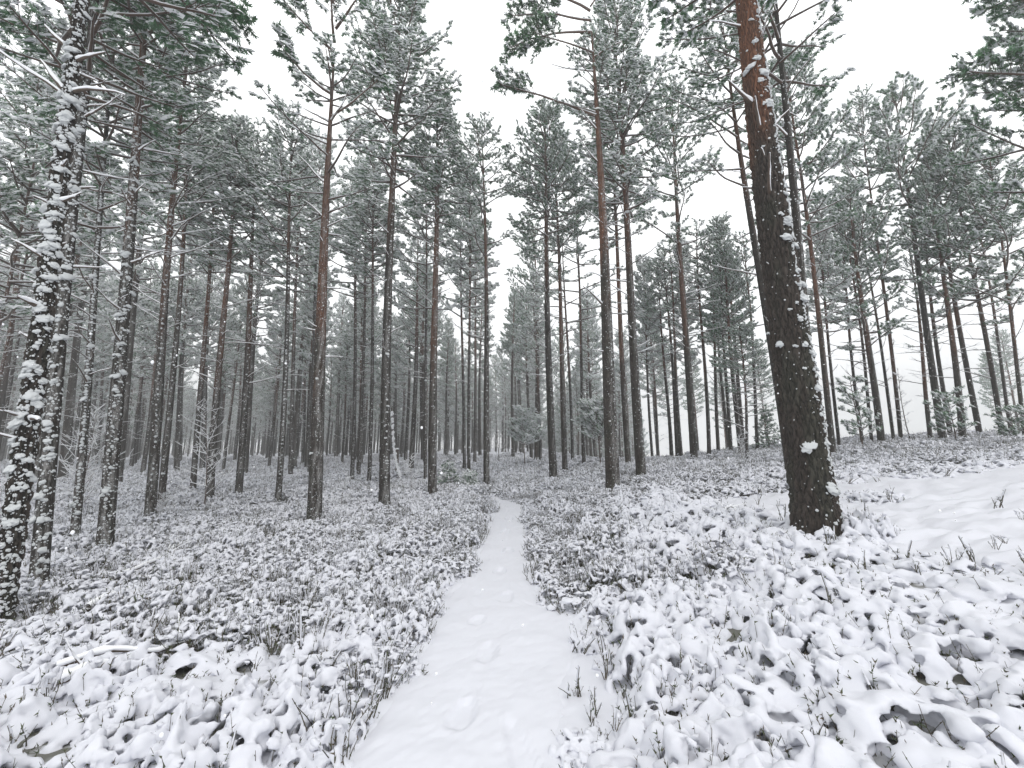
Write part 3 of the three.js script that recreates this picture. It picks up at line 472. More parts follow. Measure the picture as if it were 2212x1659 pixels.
// ---------------------------------------------------------------- ground
// how thickly dwarf shrubs grow here, 0 on the path to 1
const GIANT = onGround(1768, 1158);
function cover(x, z) {
  const d = -z, o = offPath(x, z);
  if (o < 0) return 0;
  const left = x < 0.2, n = nz(x * 0.9, z * 0.9, 7) + 0.5 * nz(x * 2.3, z * 2.3, 3);
  let k = left ? lerp(0.72, 1.15, smoothstep(d, 2.2, 4.5)) + 0.7 * n * (1 - smoothstep(d, 3, 6)) : lerp(0.82, 0.78, smoothstep(d, 2.5, 6)) + 0.6 * n;
  if (!left) k += 0.6 * smoothstep(1.6 - o, 0, 1.2) * smoothstep(d, 3.5, 5.5) + 0.5 * smoothstep(d, 8.5, 11) - 0.8 * smoothstep(x, 2.8, 4) * (1 - smoothstep(d, 6.5, 9)) * smoothstep(d, 3, 4);
  if (d > 14) k = Math.min(k, 0.85 + 0.5 * n);
  if (left && d > 11) k -= 0.75 * smoothstep(nz(x * 0.25, z * 0.5, 21), 0.0, 0.3);
  return clamp(k, 0, 1) * smoothstep(o, 0, 0.16);
}
const bumps = (x, z) => {                                      // pillowy snow
  const wx = x + 0.05 * nz(x * 5, z * 5, 11), wz = z + 0.05 * nz(x * 5, z * 5, 12);
  const a = Math.min(1, Math.abs(nz(wx * 3.6, wz * 3.6)) * 2.6), b = Math.min(1, Math.abs(nz(wx * 8.2, wz * 8.2, 4)) * 2.4);
  return 0.085 * Math.sqrt(a) + 0.04 * Math.sqrt(b) + 0.05 * nz(x * 1.7, z * 1.7, 9) - 0.045;
};
const PRINTS = [[1000, 1545, 0.15, 0.085, 0.2, 0.026], [1054, 1412, 0.16, 0.075, 0.12, 0.026], [1030, 1345, 0.1, 0.07, 0.3, 0.024], [1094, 1292, 0.16, 0.08, 0.1, 0.02], [1080, 1236, 0.14, 0.085, 0.1, 0.03], [1128, 1640, 0.3, 0.07, -0.25, 0.022], [1098, 1190, 0.17, 0.09, 0, 0.028], [1092, 1150, 0.17, 0.09, 0, 0.028], [1100, 1122, 0.17, 0.09, 0, 0.028], [1030, 1470, 0.28, 0.06, 0.18, 0.008]].map(([px, py, l, w, a, dp]) => [onGround(px, py), l, w, a, dp]);
function pathRelief(x, z) {
  let h = 0.014 * nz(x * 2.4, z * 2.4) + 0.006 * nz(x * 8, z * 7) + 0.006 * nz(x * 21, z * 19) + 0.003 * nz(x * 2.5 + z * 5, z * 1.2, 3);
  for (const [c, l, w, a, dp] of PRINTS) {
    const dx = x - c.x, dz = z - c.z, u = (dx * Math.cos(a) + dz * Math.sin(a)) / w, v = (-dx * Math.sin(a) + dz * Math.cos(a)) / l, q = Math.pow(Math.abs(u * (1.05 - 0.25 * v)), 2.4) + Math.pow(Math.abs(v), 2.4), q2 = q + 0.25 * nz(x * 25, z * 25);
    if (q2 < 4) h += -dp * (1 - smoothstep(q2, 0.55, 1.1)) + dp * 0.12 * smoothstep(q2, 0.8, 1.2) * (1 - smoothstep(q2, 1.2, 2.4));
  }
  return h;
}
function groundH(x, z) {
  const o = offPath(x, z), k = smoothstep(o, -0.05, 0.2), d = Math.hypot(x, z);
  return H(x, z) + (k ? k * bumps(x, z) * (d < 12.5 ? 1 - 0.8 * smoothstep(cover(x, z), 0.3, 0.6) : 1) * (1 - 0.6 * smoothstep(d, 12, 40)) : 0) - 0.03 * (1 - smoothstep(o, -0.12, 0.02)) + 0.01;
}
{
  const zs = [], xs = [];
  for (let d = -10; d < -0.5; d += 0.5) zs.push(d);
  for (let d = -0.5; d < 0.9; d += 0.1) zs.push(d);
  for (let d = 0.9; d < 190; d += 0.008 + (d < 6 ? 0.011 : 0.016) * d) zs.push(d);
  for (let i = -240; i <= 240; i++) { const t = i / 240; xs.push(Math.sinh(t * 5.6) / Math.sinh(5.6) * 230 + t * 2); }
  const p = [], c = [], idx = [], nx = xs.length;
  for (let j = 0; j < zs.length; j++) for (let i = 0; i < nx; i++) {
    const x = xs[i], z = -zs[j], cv = zs[j] > 0.5 && zs[j] < 40 ? cover(x, z) : zs[j] >= 40 ? 0.5 : 0, y = groundH(x, z);
    const nearTree = placed.some((q) => Math.abs(q[0] - x) < 0.5 && Math.abs(q[1] + zs[j]) < 0.5);
    const bare = zs[j] < 12.5 ? (nearTree ? 0.25 : 0.92) * smoothstep(cv, 0.4, 0.6) * smoothstep(offPath(x, -zs[j]), 0.4, 0.75) * smoothstep(nz(x * 9, zs[j] * 9, 13) + 0.6 * nz(x * 21, zs[j] * 21, 1), -0.42, -0.12) : smoothstep(cv, 0.6, 0.95) * smoothstep(nz(x * 5, z * 5, 13) + 0.5 * nz(x * 13, z * 13, 1), -0.1, 0.3) * 0.7;
    p.push(x, y, z); c.push(lerp(FLOOR[0], 0.078, bare), lerp(FLOOR[1], 0.077, bare), lerp(FLOOR[2], 0.056, bare));
    if (j && i) { const k = j * nx + i; idx.push(k - nx - 1, k - nx, k, k - nx - 1, k, k - 1); }
  }
  const g = new THREE.BufferGeometry();
  g.setAttribute('position', new THREE.Float32BufferAttribute(p, 3)); g.setAttribute('color', new THREE.Float32BufferAttribute(c, 3)); g.setIndex(idx); g.computeVertexNormals();
  tag(mesh('ground', g, matSnow, scene), 'snow-covered forest floor rising to a low crest', null, null, 'structure');
}
{ // the trodden path, its own sheet of snow between the shrubs
  const p = [], c = [], idx = [], n = 66, rows = []; let far = 0;
  for (let d = 0.9; d < PATH_END - 0.05; d += 0.008 + 0.006 * d) rows.push(d);
  rows.forEach((d, j) => {
    const l = along(EL, d) - 0.14, r = along(ER, d) + 0.14;
    for (let i = 0; i <= n; i++) {
      const x = lerp(l, r, i / n), e = Math.min(i, n - i) / n * (r - l);
      p.push(x, H(x, -d) + 0.018 + pathRelief(x, -d) - 0.07 * (1 - smoothstep(e, 0, 0.13)), -d); c.push(...FLOOR);
      if (j && i) { const k = j * (n + 1) + i; idx.push(k - n - 2, k - n - 1, k, k - n - 2, k, k - 1); }
    }
  });
  const g = new THREE.BufferGeometry();
  g.setAttribute('position', new THREE.Float32BufferAttribute(p, 3)); g.setAttribute('color', new THREE.Float32BufferAttribute(c, 3)); g.setIndex(idx); g.computeVertexNormals();
  tag(mesh('path', g, matSnow, scene), 'narrow snow path with a line of footprints', null, null, 'structure');
}

// ---------------------------------------------------------------- dwarf shrubs under snow
const TW = [[0.075, 0.062, 0.045], [0.1, 0.088, 0.06], [0.06, 0.058, 0.04], [0.12, 0.1, 0.07]], LEAF = [[0.06, 0.082, 0.04], [0.085, 0.1, 0.052], [0.092, 0.072, 0.05]];
function stem(B, p, d, len, r, R, leaves, snow = 0) {
  const q = limbPath(p, d, len, 3, R, { lift: 0.25, wig: 0.22 }), c = pick(R, TW);
  B.tube(q, [r, r * 0.8, r * 0.6, r * 0.4], 3, () => c);
  if (snow) { const u = V(WIND.x * 0.6, 0.7, WIND.z * 0.6), w = snow * (0.5 + R()), j = R() < 0.5 ? 1 : 2; B.tube(q.slice(j).map((v) => v.clone().addScaledVector(u, r + w * 0.5)), [w * 0.6, w, w * (0.5 + R()), w * 0.5].slice(j)  , 4, () => FLOOR); }
  for (let k = 0; k < leaves; k++) {
    const f = 0.25 + 0.75 * R(), i = Math.min(2, Math.floor(f * 3)), b = q[i].clone().lerp(q[i + 1], f * 3 - i), o = V(R() - 0.5, R() * 0.8, R() - 0.5).normalize(), s = V(R() - 0.5, R() - 0.5, R() - 0.5).cross(o).normalize().multiplyScalar(0.003 + 0.003 * R()), l = 0.014 + 0.018 * R();
    B.tri(b.clone().add(s), b.clone().sub(s), b.clone().addScaledVector(o, l), pick(R, LEAF));
  }
  return q;
}
// a cushion of heather roofed by joined pillows of snow, with dark hollows at its sides
function pillow(seed, { blobs = 38, span = 0.4, low = 0.0, high = 0.17, rmin = 0.035, rmax = 0.075, stems = 120, thr = 0.55 }) {
  const R = rng(seed), N = 54, ext = 0.5, mc = new MarchingCubes(N, matSnow, false, false, 60000), list = [];
  for (let i = 0; i < blobs; i++) { const a = R() * 6.28, q = span * Math.sqrt(R()), rr = lerp(rmin, rmax, R()); list.push([Math.cos(a) * q, lerp(low, high, Math.pow(R(), 0.8)) * (1 - 0.55 * (q / span) ** 2), Math.sin(a) * q, rr, 0.55 + 0.35 * R()]); }
  for (let z = 0; z < N; z++) for (let y = 0; y < N; y++) for (let x = 0; x < N; x++) {
    const X = (x / (N / 2) - 1) * ext, Y = (y / (N / 2) - 1) * 0.25 + 0.14, Z = (z / (N / 2) - 1) * ext; let f = 0;
    for (const [bx, by, bz, r, sq] of list) { const dx = X - bx, dy = (Y - by) / (Y < by ? sq * 1.5 : sq), dz = Z - bz, q = (dx * dx + dy * dy + dz * dz) / (r * r); if (q < 6) f += Math.exp(-q); }
    const e = Math.max(Math.abs(X), Math.abs(Z)) > ext * 0.94 || Y > 0.36 || Y < -0.09;
    mc.field[z * N * N + y * N + x] = e ? -1 : f - thr + 0.26 * nz(X * 14, Y * 14, Z * 14) + 0.12 * nz(X * 34, Y * 34, Z * 34);
  }
  mc.isolation = 0; mc.update();
  const B = new MB(), pos = mc.positionArray, nor = mc.normalArray, k = ext, ky = 0.25, P = V(), Nn = V();
  for (let i = 0; i < mc.count; i++) {
    P.set(pos[i * 3] * k, pos[i * 3 + 1] * ky + 0.14, pos[i * 3 + 2] * k); Nn.set(nor[i * 3] / k, nor[i * 3 + 1] / ky, nor[i * 3 + 2] / k).normalize();
    B.v(P, Nn, FLOOR);
  }
  for (let i = 0; i < stems; i++) {
    const a = R() * 6.28, q = span * 1.02 * Math.sqrt(R());
    stem(B, V(Math.cos(a) * q, -0.05, Math.sin(a) * q), V(Math.cos(a) * 0.6 + (R() - 0.5), 1 + R(), Math.sin(a) * 0.6 + (R() - 0.5)), 0.07 + 0.1 * R(), 0.0028 + 0.0015 * R(), R, 7);
  }
  return B.geo();
}
// upright twigs with small lumps of snow caught in them
function twiggy(seed, { span = 0.3, stems = 105, hgt = 0.24, snow = 34, size = 0.017, leaves = 5 }) {
  const R = rng(seed), B = new MB();
  for (let i = 0; i < stems; i++) {
    const a = R() * 6.28, q = span * Math.sqrt(R()), tips = stem(B, V(Math.cos(a) * q, -0.04, Math.sin(a) * q), V(Math.cos(a) * 0.35 + (R() - 0.5) * 0.9, 1.2, Math.sin(a) * 0.35 + (R() - 0.5) * 0.9), hgt * (0.55 + 0.65 * R()), 0.003 + 0.0018 * R(), R, leaves, R() < 0.6 ? size * 0.42 : 0);
    if (i < snow) { const f = tips[R() < 0.55 ? 3 : 2], s = size * (0.45 + 1.2 * R() * R()); B.lump(pick(R, s > size * 1.1 ? LUMP1 : LUMP0), f.clone().add(V(0, s * 0.25, 0)), V((R() - 0.5) * 0.7 + WIND.x * 0.2, 1, (R() - 0.5) * 0.7), s * (0.9 + 0.6 * R()), s * (0.6 + 0.4 * R()), R() * 6.28, FLOOR, 0.8 + 1.1 * R()); }
  }
  return B.geo();
}
// a patch of shrub canopy with a broken, knobbly crust of snow on it: grain sets the size of the knobs, open how far the crust is broken
function crust(seed, { grain = 10, open = 0, thick = 0.05, hgt = 0.15, vary = 0.07, stems = 130, N = 58, fine = 0.6 }) {
  const R = rng(seed), ext = 0.55, mc = new MarchingCubes(N, matSnow, false, false, 90000), B = new MB(), s0 = seed * 3.7;
  const top = (X, Z) => { const r = Math.hypot(X, Z) / ext, e = 1 - smoothstep(r + 0.12 * nz(X * 6 + s0, Z * 6), 0.5, 0.98); return (hgt + vary * 1.6 * nz(X * grain * 0.45 + s0, Z * grain * 0.45, 1) + vary * 0.9 * nz(X * grain + s0, Z * grain, 2)) * e - 0.06 * (1 - e); };
  for (let z = 0; z < N; z++) for (let x = 0; x < N; x++) {
    const X = (x / (N / 2) - 1) * ext, Z = (z / (N / 2) - 1) * ext, t = top(X, Z), edge = Math.max(Math.abs(X), Math.abs(Z)) > ext * 0.93;
    for (let y = 0; y < N; y++) {
      const Y = (y / (N / 2) - 1) * 0.25 + 0.15, q = (Y - t) / thick;
      let f = q > 0 ? 1 - q * 2.4 : 1 + q * 0.62;
      f += 1.45 * nz(X * grain * 1.25 + s0, Y * grain * 1.25, Z * grain * 1.25) + fine * nz(X * grain * 2.6, Y * grain * 2.6 + s0, Z * grain * 2.6) - 0.35 - open;
      mc.field[z * N * N + y * N + x] = edge || y < 2 || y > N - 3 ? -1 : clamp(f, -1, 1);
    }
  }
  mc.isolation = 0; mc.update();
  const pos = mc.positionArray, nor = mc.normalArray, P = V(), Nn = V();
  for (let i = 0; i < mc.count; i++) { P.set(pos[i * 3] * ext, pos[i * 3 + 1] * 0.25 + 0.15, pos[i * 3 + 2] * ext); Nn.set(nor[i * 3] / ext, nor[i * 3 + 1] / 0.25, nor[i * 3 + 2] / ext).normalize(); B.v(P, Nn, FLOOR); }
  for (let i = 0; i < stems; i++) {                            // the twigs that carry it
    const a = R() * 6.28, q = ext * 0.8 * Math.sqrt(R()), X = Math.cos(a) * q, Z = Math.sin(a) * q, t = Math.max(0.03, top(X, Z));
    stem(B, V(X, -0.06, Z), V((R() - 0.5) * 1.3, 1, (R() - 0.5) * 1.3), (t + 0.07) * (0.75 + 0.4 * R() + (R() < 0.28 ? 0.3 : 0)), 0.0024 + 0.0012 * R(), R, 9);
  }
  return B.geo();
}
// soft pillows for the foreground and the bank, broken knobs for the heather left of the path and along it
const SOFT = [1, 2, 3, 4].map((s) => crust(300 + s, { grain: 7.5, open: 0.3, thick: 0.105, hgt: 0.13, vary: 0.085, N: 60, fine: 0.42 })).concat([5, 6, 7].map((s) => crust(300 + s, { grain: 10, open: 0.42, thick: 0.09, hgt: 0.14, vary: 0.08, N: 58, fine: 0.45 })));
const KNOBS = [1, 2, 3, 4].map((s) => crust(340 + s, { grain: 13, open: 0.5, thick: 0.075, hgt: 0.17, vary: 0.07, stems: 210, N: 46 })).concat([5, 6, 7].map((s) => crust(340 + s, { grain: 16, open: 0.7, thick: 0.085, hgt: 0.2, vary: 0.07, stems: 240, N: 46 })));
const TWIGGY = [1, 2, 3].map((s) => twiggy(400 + s, { stems: 90, snow: 26, size: 0.014, hgt: 0.25 }));
const SPRIGS = [1, 2, 3].map((s) => twiggy(450 + s, { span: 0.045, stems: 5, hgt: 0.17, snow: 1, size: 0.012, leaves: 4 }));

function scatter(name, label, kinds, material, spots) {
  const g = thing(name); tag(g, label, 'shrubs', null, 'stuff');
  kinds.forEach((geo, k) => {
    const mine = spots.filter((s) => s.kind === k); if (!mine.length) return;
    const im = new THREE.InstancedMesh(geo, material, mine.length); im.name = 'snowy_shrub'; im.castShadow = im.receiveShadow = true; tag(im, null, null, null, 'stuff');
    mine.forEach((s, i) => im.setMatrixAt(i, new THREE.Matrix4().compose(V(s.x, s.y, s.z), new THREE.Quaternion().setFromEuler(new THREE.Euler(s.tx || 0, s.a, s.tz || 0)), V(s.s, s.sy, s.s))));
    g.add(im);
  });
}
{
  const R = rng(31), kl = [], kr = [], pl = [], pr = [], tl = [], tr = [], sp = [];
  const free = (x, z, r) => !placed.some((p) => Math.abs(p[0] - x) < 1 && Math.hypot(p[0] - x, p[1] - z) < r);
  const seen = (x, d) => Math.abs(x) < 1.36 * d + 0.6;
  // crust patches on a jittered grid, so that they join without piling up
  const CELL = 0.52;
  for (let gz = 1; gz * CELL < 13; gz++) for (let gx = -38; gx < 38; gx++) {
    const d = gz * CELL + (R() - 0.5) * 0.4, x = gx * CELL + (R() - 0.5) * 0.4, z = -d, a = R() * 6.28, r1 = R(), r2 = R(), r3 = R();
    if (!seen(x, d)) continue;
    const o = offPath(x, z), cv = cover(x, z), left = x < 0.2;
    if (o < 0.06) continue;
    const rim = smoothstep(o, 0.05, 0.75), fit = clamp((o + 0.12) / 0.5, 0.35, 1);
    const softy = left ? 1 - smoothstep(d + 0.9 * nz(x * 0.8, z * 0.8, 5), 2.4, 4.2) : 1 - Math.max(smoothstep(d, 7, 9.5), smoothstep(d, 3.6, 5) * smoothstep(1.9 - o, 0, 0.9));
    if (cv < 0.22 + 0.25 * r1 || !free(x, z, 0.28)) continue;
    const s = (0.78 + 0.35 * r2) * fit, sy = (0.7 + 0.5 * r3) * lerp(0.6, 1, rim) * lerp(0.65, 1, smoothstep(cv, 0.3, 0.8));
    const spot = { x, z, y: H(x, z) - 0.02, a, s, sy };
    if (r1 < softy) { spot.kind = Math.floor(r3 * 6.99); (left ? pl : pr).push(spot); }
    else { spot.kind = Math.floor(r2 * 6.99); (left ? kl : kr).push(spot); }
  }
  for (let i = 0; i < 9000; i++) {                             // farther off, larger and sparser
    const d = 12.5 + 36 * Math.pow(R(), 1.15), x = (R() * 2 - 1) * 1.4 * d, z = -d, cv = cover(x, z), left = x < 0.2, o = offPath(x, z), k = R();
    if (o < 0.4 || (d > 21 && x > 7) || R() > cv * lerp(0.9, 0.45, smoothstep(d, 13, 40)) || !free(x, z, 0.3)) continue;
    const s = (0.9 + 0.5 * R()) * lerp(1, 1.5, smoothstep(d, 13, 36)); (left ? kl : kr).push({ x, z, y: H(x, z) - 0.02, a: R() * 6.28, s, sy: s * (0.7 + 0.4 * R()), kind: Math.floor(k * 6.99) });
  }
  // upright twigs among them
  for (let i = 0; i < 9000; i++) {
    const d = 2.6 + 26 * Math.pow(R(), 1.25), x = (R() * 2 - 1) * (1.36 * d + 0.5), z = -d, o = offPath(x, z), cv = cover(x, z), left = x < 0.2;
    if (o < 0.22 + 0.15 * R() || (!left && d > 19 && x > 7)) continue;
    const dens = left ? lerp(0.05, 0.24, smoothstep(d, 3, 5)) : lerp(0.012, 0.3, Math.max(smoothstep(d, 8, 12), smoothstep(d, 4, 6) * smoothstep(2.0 - o, 0, 1.4)));
    if (R() > dens * cv * cv || !free(x, z, 0.2)) continue;
    const s = 0.6 + 0.45 * R();
    (left ? tl : tr).push({ x, z, y: groundH(x, z) - 0.02, a: R() * 6.28, s, sy: s * (0.75 + 0.6 * R()), tx: (R() - 0.5) * 0.4, tz: (R() - 0.5) * 0.4, kind: Math.floor(R() * TWIGGY.length) });
  }
  // single sprigs poking out of the snow
  for (let i = 0; i < 2600; i++) {
    const d = 1.3 + 8 * R(), x = (R() * 2 - 1) * (1.36 * d + 0.3), z = -d, o = offPath(x, z);
    if (o < -0.03 || R() > (o < 0.3 ? 0.4 : 0.1)) continue;
    const s = 0.5 + 0.8 * R(); sp.push({ x, z, y: groundH(x, z) + 0.01 + (o > 0.25 ? 0.08 * R() : 0), a: R() * 6.28, s, sy: s * (0.7 + 0.6 * R()), tx: (R() - 0.5) * 0.5, tz: (R() - 0.5) * 0.5, kind: Math.floor(R() * SPRIGS.length) });
  }
  for (const [dx, dz, s, sy] of [[0.3, 0.3, 0.6, 1.2], [0.34, 0.12, 0.55, 0.9], [0.42, -0.12, 0.6, 1.0], [0.12, 0.42, 0.5, 0.5], [0.5, 0.25, 0.5, 0.6], [-0.28, 0.3, 0.4, 0.5], [0.6, -0.35, 0.5, 0.5]]) { const b = GIANT, x = b.x + dx, z = b.z + dz; pr.push({ x, z, y: H(x, z) + 0.01, a: dx * 20, s, sy, kind: Math.floor(R() * 5) }); }

  scatter('heather_cover', 'low heather under soft pillows of snow at the near left', SOFT, matSnow, pl);
  scatter('heather_cover', 'greyish heather with a broken crust of snow left of the path', KNOBS, matSnow, kl);
  scatter('heather_cover', 'brownish heather with a broken crust of snow right along the path and on the crest', KNOBS, matSnow, kr);
  scatter('heather_cover', 'low heather under rounded pillows of snow on the rising bank right of the path', SOFT, matSnow, pr);
  scatter('twig_cover', 'grey upright dwarf-shrub twigs dotted with snow left of the path', TWIGGY, matPlant, tl);
  scatter('twig_cover', 'brown dwarf-shrub twigs dotted with snow right of the path', TWIGGY, matPlant, tr);
  scatter('sprig_cover', 'scattered dark sprigs poking out of the snow near the path', SPRIGS, matPlant, sp);
}

// ---------------------------------------------------------------- saplings, fallen wood
function baseAt(name, label, category, px, py, d, group) { const g = thing(name, label, category, group), p = d ? atDepth(px, py, d) : onGround(px, py); p.y = H(p.x, p.z); g.position.copy(p); return [g, -p.z]; }
function bareSapling(label, px, py, topPy, d, seed, n = 26, len = 0.28, leanX = 0) {
  const [g, dd] = baseAt('bare_sapling', label, 'sapling', px, py, d), R = rng(seed), h = (py - topPy) / FPX * dd, S = new MB();
  const pts = limbPath(V(0, -0.1, 0), V(leanX, 1, 0), h + 0.1, 9, R, { lift: 0.1, wig: 0.05 }), r = 0.006 + 0.005 * h;
  S.tube(pts, pts.map((_, i) => r * (1 - 0.8 * i / 9)), 5, () => BRANCH, 0.5); mesh('stem', S.geo(), matPlant, g);
  const B = new MB();
  for (let k = 0; k < n; k++) {
    const f = 0.15 + 0.83 * (k + R()) / n, i = Math.min(8, Math.floor(f * 9)), b = pts[i].clone().lerp(pts[i + 1], f * 9 - i), th = R() * 6.28, q = limbPath(b, V(Math.cos(th), 0.35 + 0.5 * R(), Math.sin(th)), h * len * (1.1 - 0.7 * f) * (0.6 + 0.7 * R()), 4, R, { wig: 0.2, lift: 0.1 });
    B.tube(q, q.map((_, j) => Math.max(0.0028, r * 0.38 * (1 - 0.2 * j))), 3, () => BRANCH, 1.3);
    for (let t = 0; t < 3; t++) { const j = 1 + Math.floor(R() * 3), w = limbPath(q[j], V(R() - 0.5, R() * 0.6, R() - 0.5), h * len * 0.35 * R() + 0.04, 2, R, { wig: 0.2 }); B.tube(w, [0.003, 0.0026, 0.002], 3, () => BRANCH, 1.5); }
  }
  tag(mesh('branches', B.geo(), matPlant, g), null, null, null, 'stuff');
}
function needleSapling(name, label, category, px, py, topPy, d, seed, { spruce = false, from = 0.15, width = 0.3, whorls = 9, per = 5, snowy = 0.85, dens = 1.3, leanX = 0 } = {}) {
  const [g, dd] = baseAt(name, label, category, px, py, d), R = rng(seed), h = (py - topPy) / FPX * dd, S = new MB(), r = 0.008 + 0.008 * h;
  const pts = limbPath(V(0, -0.1, 0), V(leanX, 1, 0), h + 0.1, 6, R, { lift: 0.1, wig: 0.03 });
  S.tube(pts, pts.map((_, i) => r * (1 - 0.8 * i / 6)), 6, () => BRANCH, 0.4); mesh('trunk', S.geo(), matPlant, g);
  const B = new MB();
  for (let w = 0; w < whorls; w++) for (let k = 0; k < per; k++) {
    const f = from + (0.97 - from) * (w + R() * 0.7) / whorls, i = Math.min(5, Math.floor(f * 6)), b = pts[i].clone().lerp(pts[i + 1], f * 6 - i), th = (k + R()) / per * 6.28;
    const len = h * width * (spruce ? 1.08 * Math.pow(1.02 - f, 1.15) : (0.6 + 0.4 * Math.sin(3 * f))) * (0.7 + 0.5 * R());
    liveLimb(B, b, V(Math.cos(th), spruce ? 0.05 : 0.45, Math.sin(th)), Math.max(0.08, len), 0.006 + 0.004 * h * 0.5, R, { lift: spruce ? 0.15 : 0.3, from: 0.2, dens, snowy, size: spruce ? 0.05 : 0.075, twigLen: spruce ? 0.45 : 0.55 });
  }
  for (let k = 0; k < 5; k++) tuft(B, pts[6], V((R() - 0.5) * 0.6, 1, (R() - 0.5) * 0.6).normalize(), 0.08, R, 0.4);
  mesh('crown', B.geo(), matCrown, g);
}
bareSapling('bare little tree with snow on every twig, in front of two slim pines', 441, 1105, 880, 0, 11, 34, 0.34);
bareSapling('thin bare sapling with short twigs standing on the open crest', 1970, 952, 779, 14, 12, 26, 0.16, -0.12);
bareSapling('frosty many-twigged sapling where the path vanishes', 1078, 1010, 862, 0, 13, 40, 0.3);
bareSapling('frosted leafless shrub tangled between the second and third snowy trunks', 172, 1120, 900, 0, 14, 60, 0.45);
bareSapling('frosted low shrub at the foot of the reddish pine pair', 350, 1128, 1070, 0, 15, 24, 0.6);
bareSapling('thin whip of a sapling in the heather before the first strong pine', 735, 1110, 1030, 0, 16, 14, 0.3);
bareSapling('small leafless shrub just left of the red-barked pine beside the path', 888, 1075, 990, 0, 17, 26, 0.4);
bareSapling('leafless drooping bush under the stouter crest pine', 1603, 985, 925, 13, 18, 26, 0.6);
needleSapling('spruce_sapling', 'small conical spruce on the open crest left of the giant trunk', 'spruce', 1660, 952, 853, 17, 21, { spruce: true, from: 0.06, width: 0.36, whorls: 13, per: 5, snowy: 0.6, dens: 1.0 });
needleSapling('spruce_sapling', 'low dark spruce beside the red-barked pine near the path', 'spruce', 968, 1058, 1003, 0, 22, { spruce: true, from: 0.05, width: 0.6, whorls: 7, snowy: 0.5 });
needleSapling('spruce_sapling', 'tiny snow-dusted spruce left of the path end', 'spruce', 1015, 1062, 1022, 0, 23, { spruce: true, from: 0.05, width: 0.6, whorls: 6, snowy: 0.7 });
needleSapling('young_pine', 'snow-laden young pine on the crest before the thick dark trunk', 'pine', 1862, 948, 790, 13.5, 24, { from: 0.2, width: 0.2, whorls: 6, per: 4, snowy: 1, dens: 0.6 });
needleSapling('young_pine', 'snow-covered young pine clump wrapped round the red crest trunk', 'pine', 2066, 955, 840, 13, 25, { from: 0.25, width: 0.3, whorls: 5, per: 4, snowy: 1, dens: 0.55 });
needleSapling('young_pine', 'snow-white young spruce left of two behind the tall orange-topped pine', 'spruce', 1134, 1020, 890, 0, 26, { from: 0.42, width: 0.3, whorls: 7, snowy: 1 });
needleSapling('young_pine', 'snow-white young tree close beside the tall orange-topped pine', 'spruce', 1298, 1015, 872, 0, 27, { from: 0.42, width: 0.36, whorls: 8, snowy: 1 });
needleSapling('young_pine', 'small snowy pine at the end of the crest row', 'pine', 2190, 940, 865, 13, 28, { from: 0.1, width: 0.4, whorls: 4, per: 4, snowy: 1, dens: 0.55 });
needleSapling('young_pine', 'slender snow-white young tree between the path end and the horizontal-branched pine', 'spruce', 1160, 1006, 900, 0, 29, { from: 0.45, width: 0.3, whorls: 6, snowy: 1 });

function fallen(label, pix, r, seed, { twigs = 5, up = 0.08, snow = 1.3 } = {}) {
  const P = pix.map(([x, y]) => onGround(x, y)), g = thing('fallen_branch', label, 'branch'), R = rng(seed), o = P[0].clone(); g.position.copy(o);
  const curve = new THREE.CatmullRomCurve3(P.map((p, i) => p.clone().sub(o).add(V(0, up + 0.05 * Math.sin(i * 2), 0)))), pts = curve.getPoints(14), B = new MB();
  B.tube(pts, pts.map((_, i) => r * (1 - 0.65 * i / 14)), 7, () => BRANCH, snow); mesh('stem', B.geo(), matPlant, g);
  for (let k = 0; k < twigs; k++) { const D = new MB(), i = 2 + Math.floor(R() * 11), d = V().subVectors(pts[i + 1], pts[i]).normalize(), q = limbPath(pts[i], d.add(V((R() - 0.5) * 2, 0.1 + 0.35 * R(), (R() - 0.5) * 2)), 0.12 + 0.28 * R(), 4, R, { wig: 0.25, lift: -0.2 }); D.tube(q, q.map((_, j) => Math.max(0.003, r * 0.28 * (1 - 0.22 * j))), 5, () => BRANCH, snow); mesh('twig', D.geo(), matPlant, g); }
}
fallen('long snow-covered branch lying in the heather near the bottom left', [[118, 1492], [230, 1470], [345, 1440], [400, 1395]], 0.022, 51, { up: 0.15, twigs: 4, snow: 1.1 });
fallen('short snow-capped log with a dark gap beneath it, below the long fallen branch', [[130, 1508], [210, 1490], [275, 1462]], 0.035, 52, { twigs: 2, up: 0.1 });
fallen('forked snowy branch lying below the third large trunk', [[238, 1290], [310, 1262], [352, 1225], [380, 1195]], 0.022, 53, { twigs: 7, up: 0.18 });
fallen('thick snow-topped stick half sunk in heather, midway to the nearest pine', [[185, 1352], [235, 1330], [270, 1322]], 0.03, 54, { twigs: 1, up: 0.14 });
fallen('arched dead sprays under snow below the lone straight pine', [[1545, 1140], [1580, 1120], [1610, 1132]], 0.014, 55, { twigs: 6, up: 0.12 });
fallen('snow-capped twig at the foot of the straight dark pine', [[505, 1096], [525, 1090], [540, 1102]], 0.02, 56, { twigs: 3, up: 0.1 });
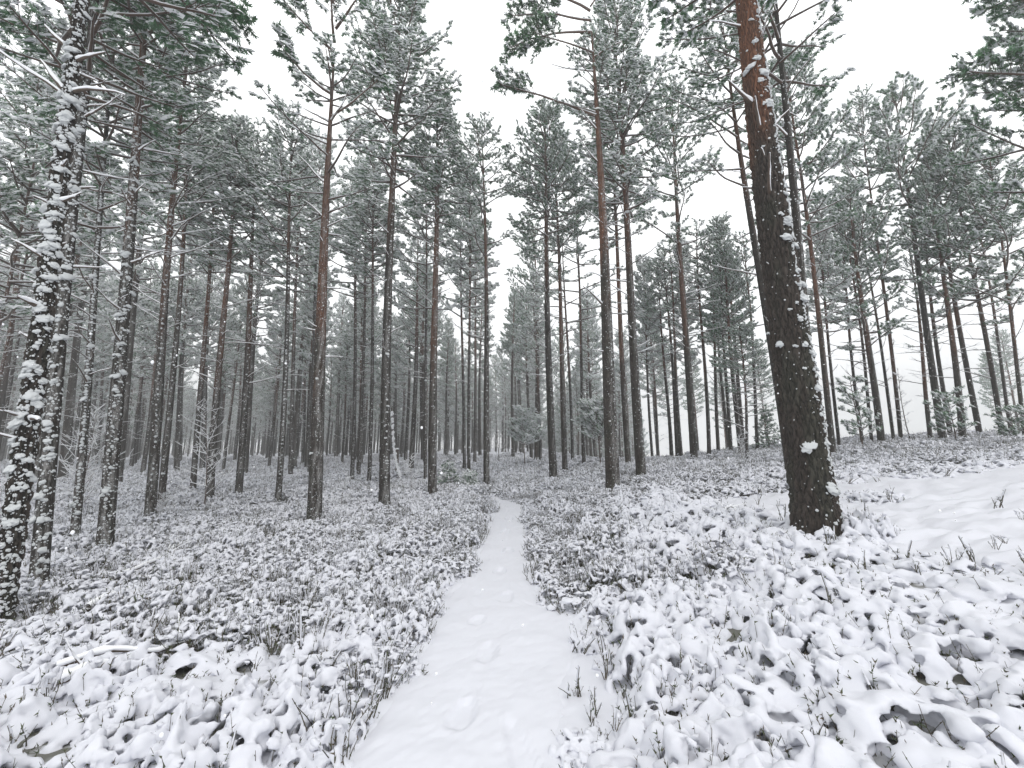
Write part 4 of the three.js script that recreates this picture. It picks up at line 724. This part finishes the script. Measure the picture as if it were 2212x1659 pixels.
{ // a leaning, snow-plastered birch stem and a broken snag beside it
  const [g, d] = baseAt('leaning_stem', 'slender snow-plastered stem leaning behind the first strong pine', 'stem', 866, 1037), B = new MB(), base = g.position;
  const pts = [[866, 1040], [858, 1010], [851, 975], [848, 930], [846, 880]].map(([x, y], i) => atDepth(x, y, d).sub(base)); const c = new THREE.CatmullRomCurve3(pts).getPoints(14);
  B.tube(c, c.map((_, i) => 0.055 * (1 - 0.45 * i / 14)), 8, () => [0.1, 0.085, 0.075]);
  mesh('stem', B.geo(), matPlant, g); const S = new MB(), R = rng(61);
  for (let i = 0; i < 220; i++) { const p = c[Math.floor(R() * 14)].clone().lerp(c[Math.min(14, Math.floor(R() * 14) + 1)], 0); S.lump(pick(R, LUMP1), p.add(V(WIND.x, 0.1, WIND.z).multiplyScalar(0.04)).add(V((R() - 0.5) * 0.05, (R() - 0.5) * 0.2, (R() - 0.5) * 0.03)), WIND, 0.03 + 0.03 * R(), 0.02, R() * 6); }
  tag(mesh('stem_snow', S.geo(), matSnow, g), null, null, null, 'stuff');
  const [s, ds] = baseAt('broken_snag', 'short broken snag beside the leaning snow-plastered stem', 'stump', 857, 1030), K = new MB(), h = 58 / FPX * ds;
  K.tube([V(0, -0.1, 0), V(0, h * 0.5, 0), V(0.01, h, 0), V(0.02, h + 0.02, 0)], [0.075, 0.068, 0.06, 0.02], 9, () => [0.1, 0.08, 0.065]); mesh('trunk', K.geo(), matPlant, s);
  const C = new MB(); C.lump(LUMP2[2], V(0.01, h, 0), V(0, 1, 0), 0.07, 0.05, 0); mesh('snow_cap', C.geo(), matSnow, s);
}

// ---------------------------------------------------------------- falling snow
{
  const R = rng(99), g = new THREE.IcosahedronGeometry(1, 1), n = 7000, im = new THREE.InstancedMesh(g, new THREE.MeshStandardMaterial({ color: new THREE.Color().setRGB(0.86, 0.87, 0.89), roughness: 1 }), n);
  im.name = 'falling_snow'; tag(im, 'snowflakes falling through the air', 'snowflakes', null, 'stuff');
  for (let i = 0; i < n; i++) { const d = 1.2 + 16 * Math.sqrt(R()), x = (R() * 2 - 1) * 1.4 * d, y = -0.2 + (0.4 + 1.5 * d) * R() + 0.3, s = 0.0035 + 0.0055 * R() * R(); im.setMatrixAt(i, new THREE.Matrix4().compose(V(x, Math.max(y, H(x, -d) + 0.2), -d), new THREE.Quaternion(), V(s, s * (0.7 + 0.8 * R()), s))); }
  scene.add(im);
}

renderer.render(scene, camera);
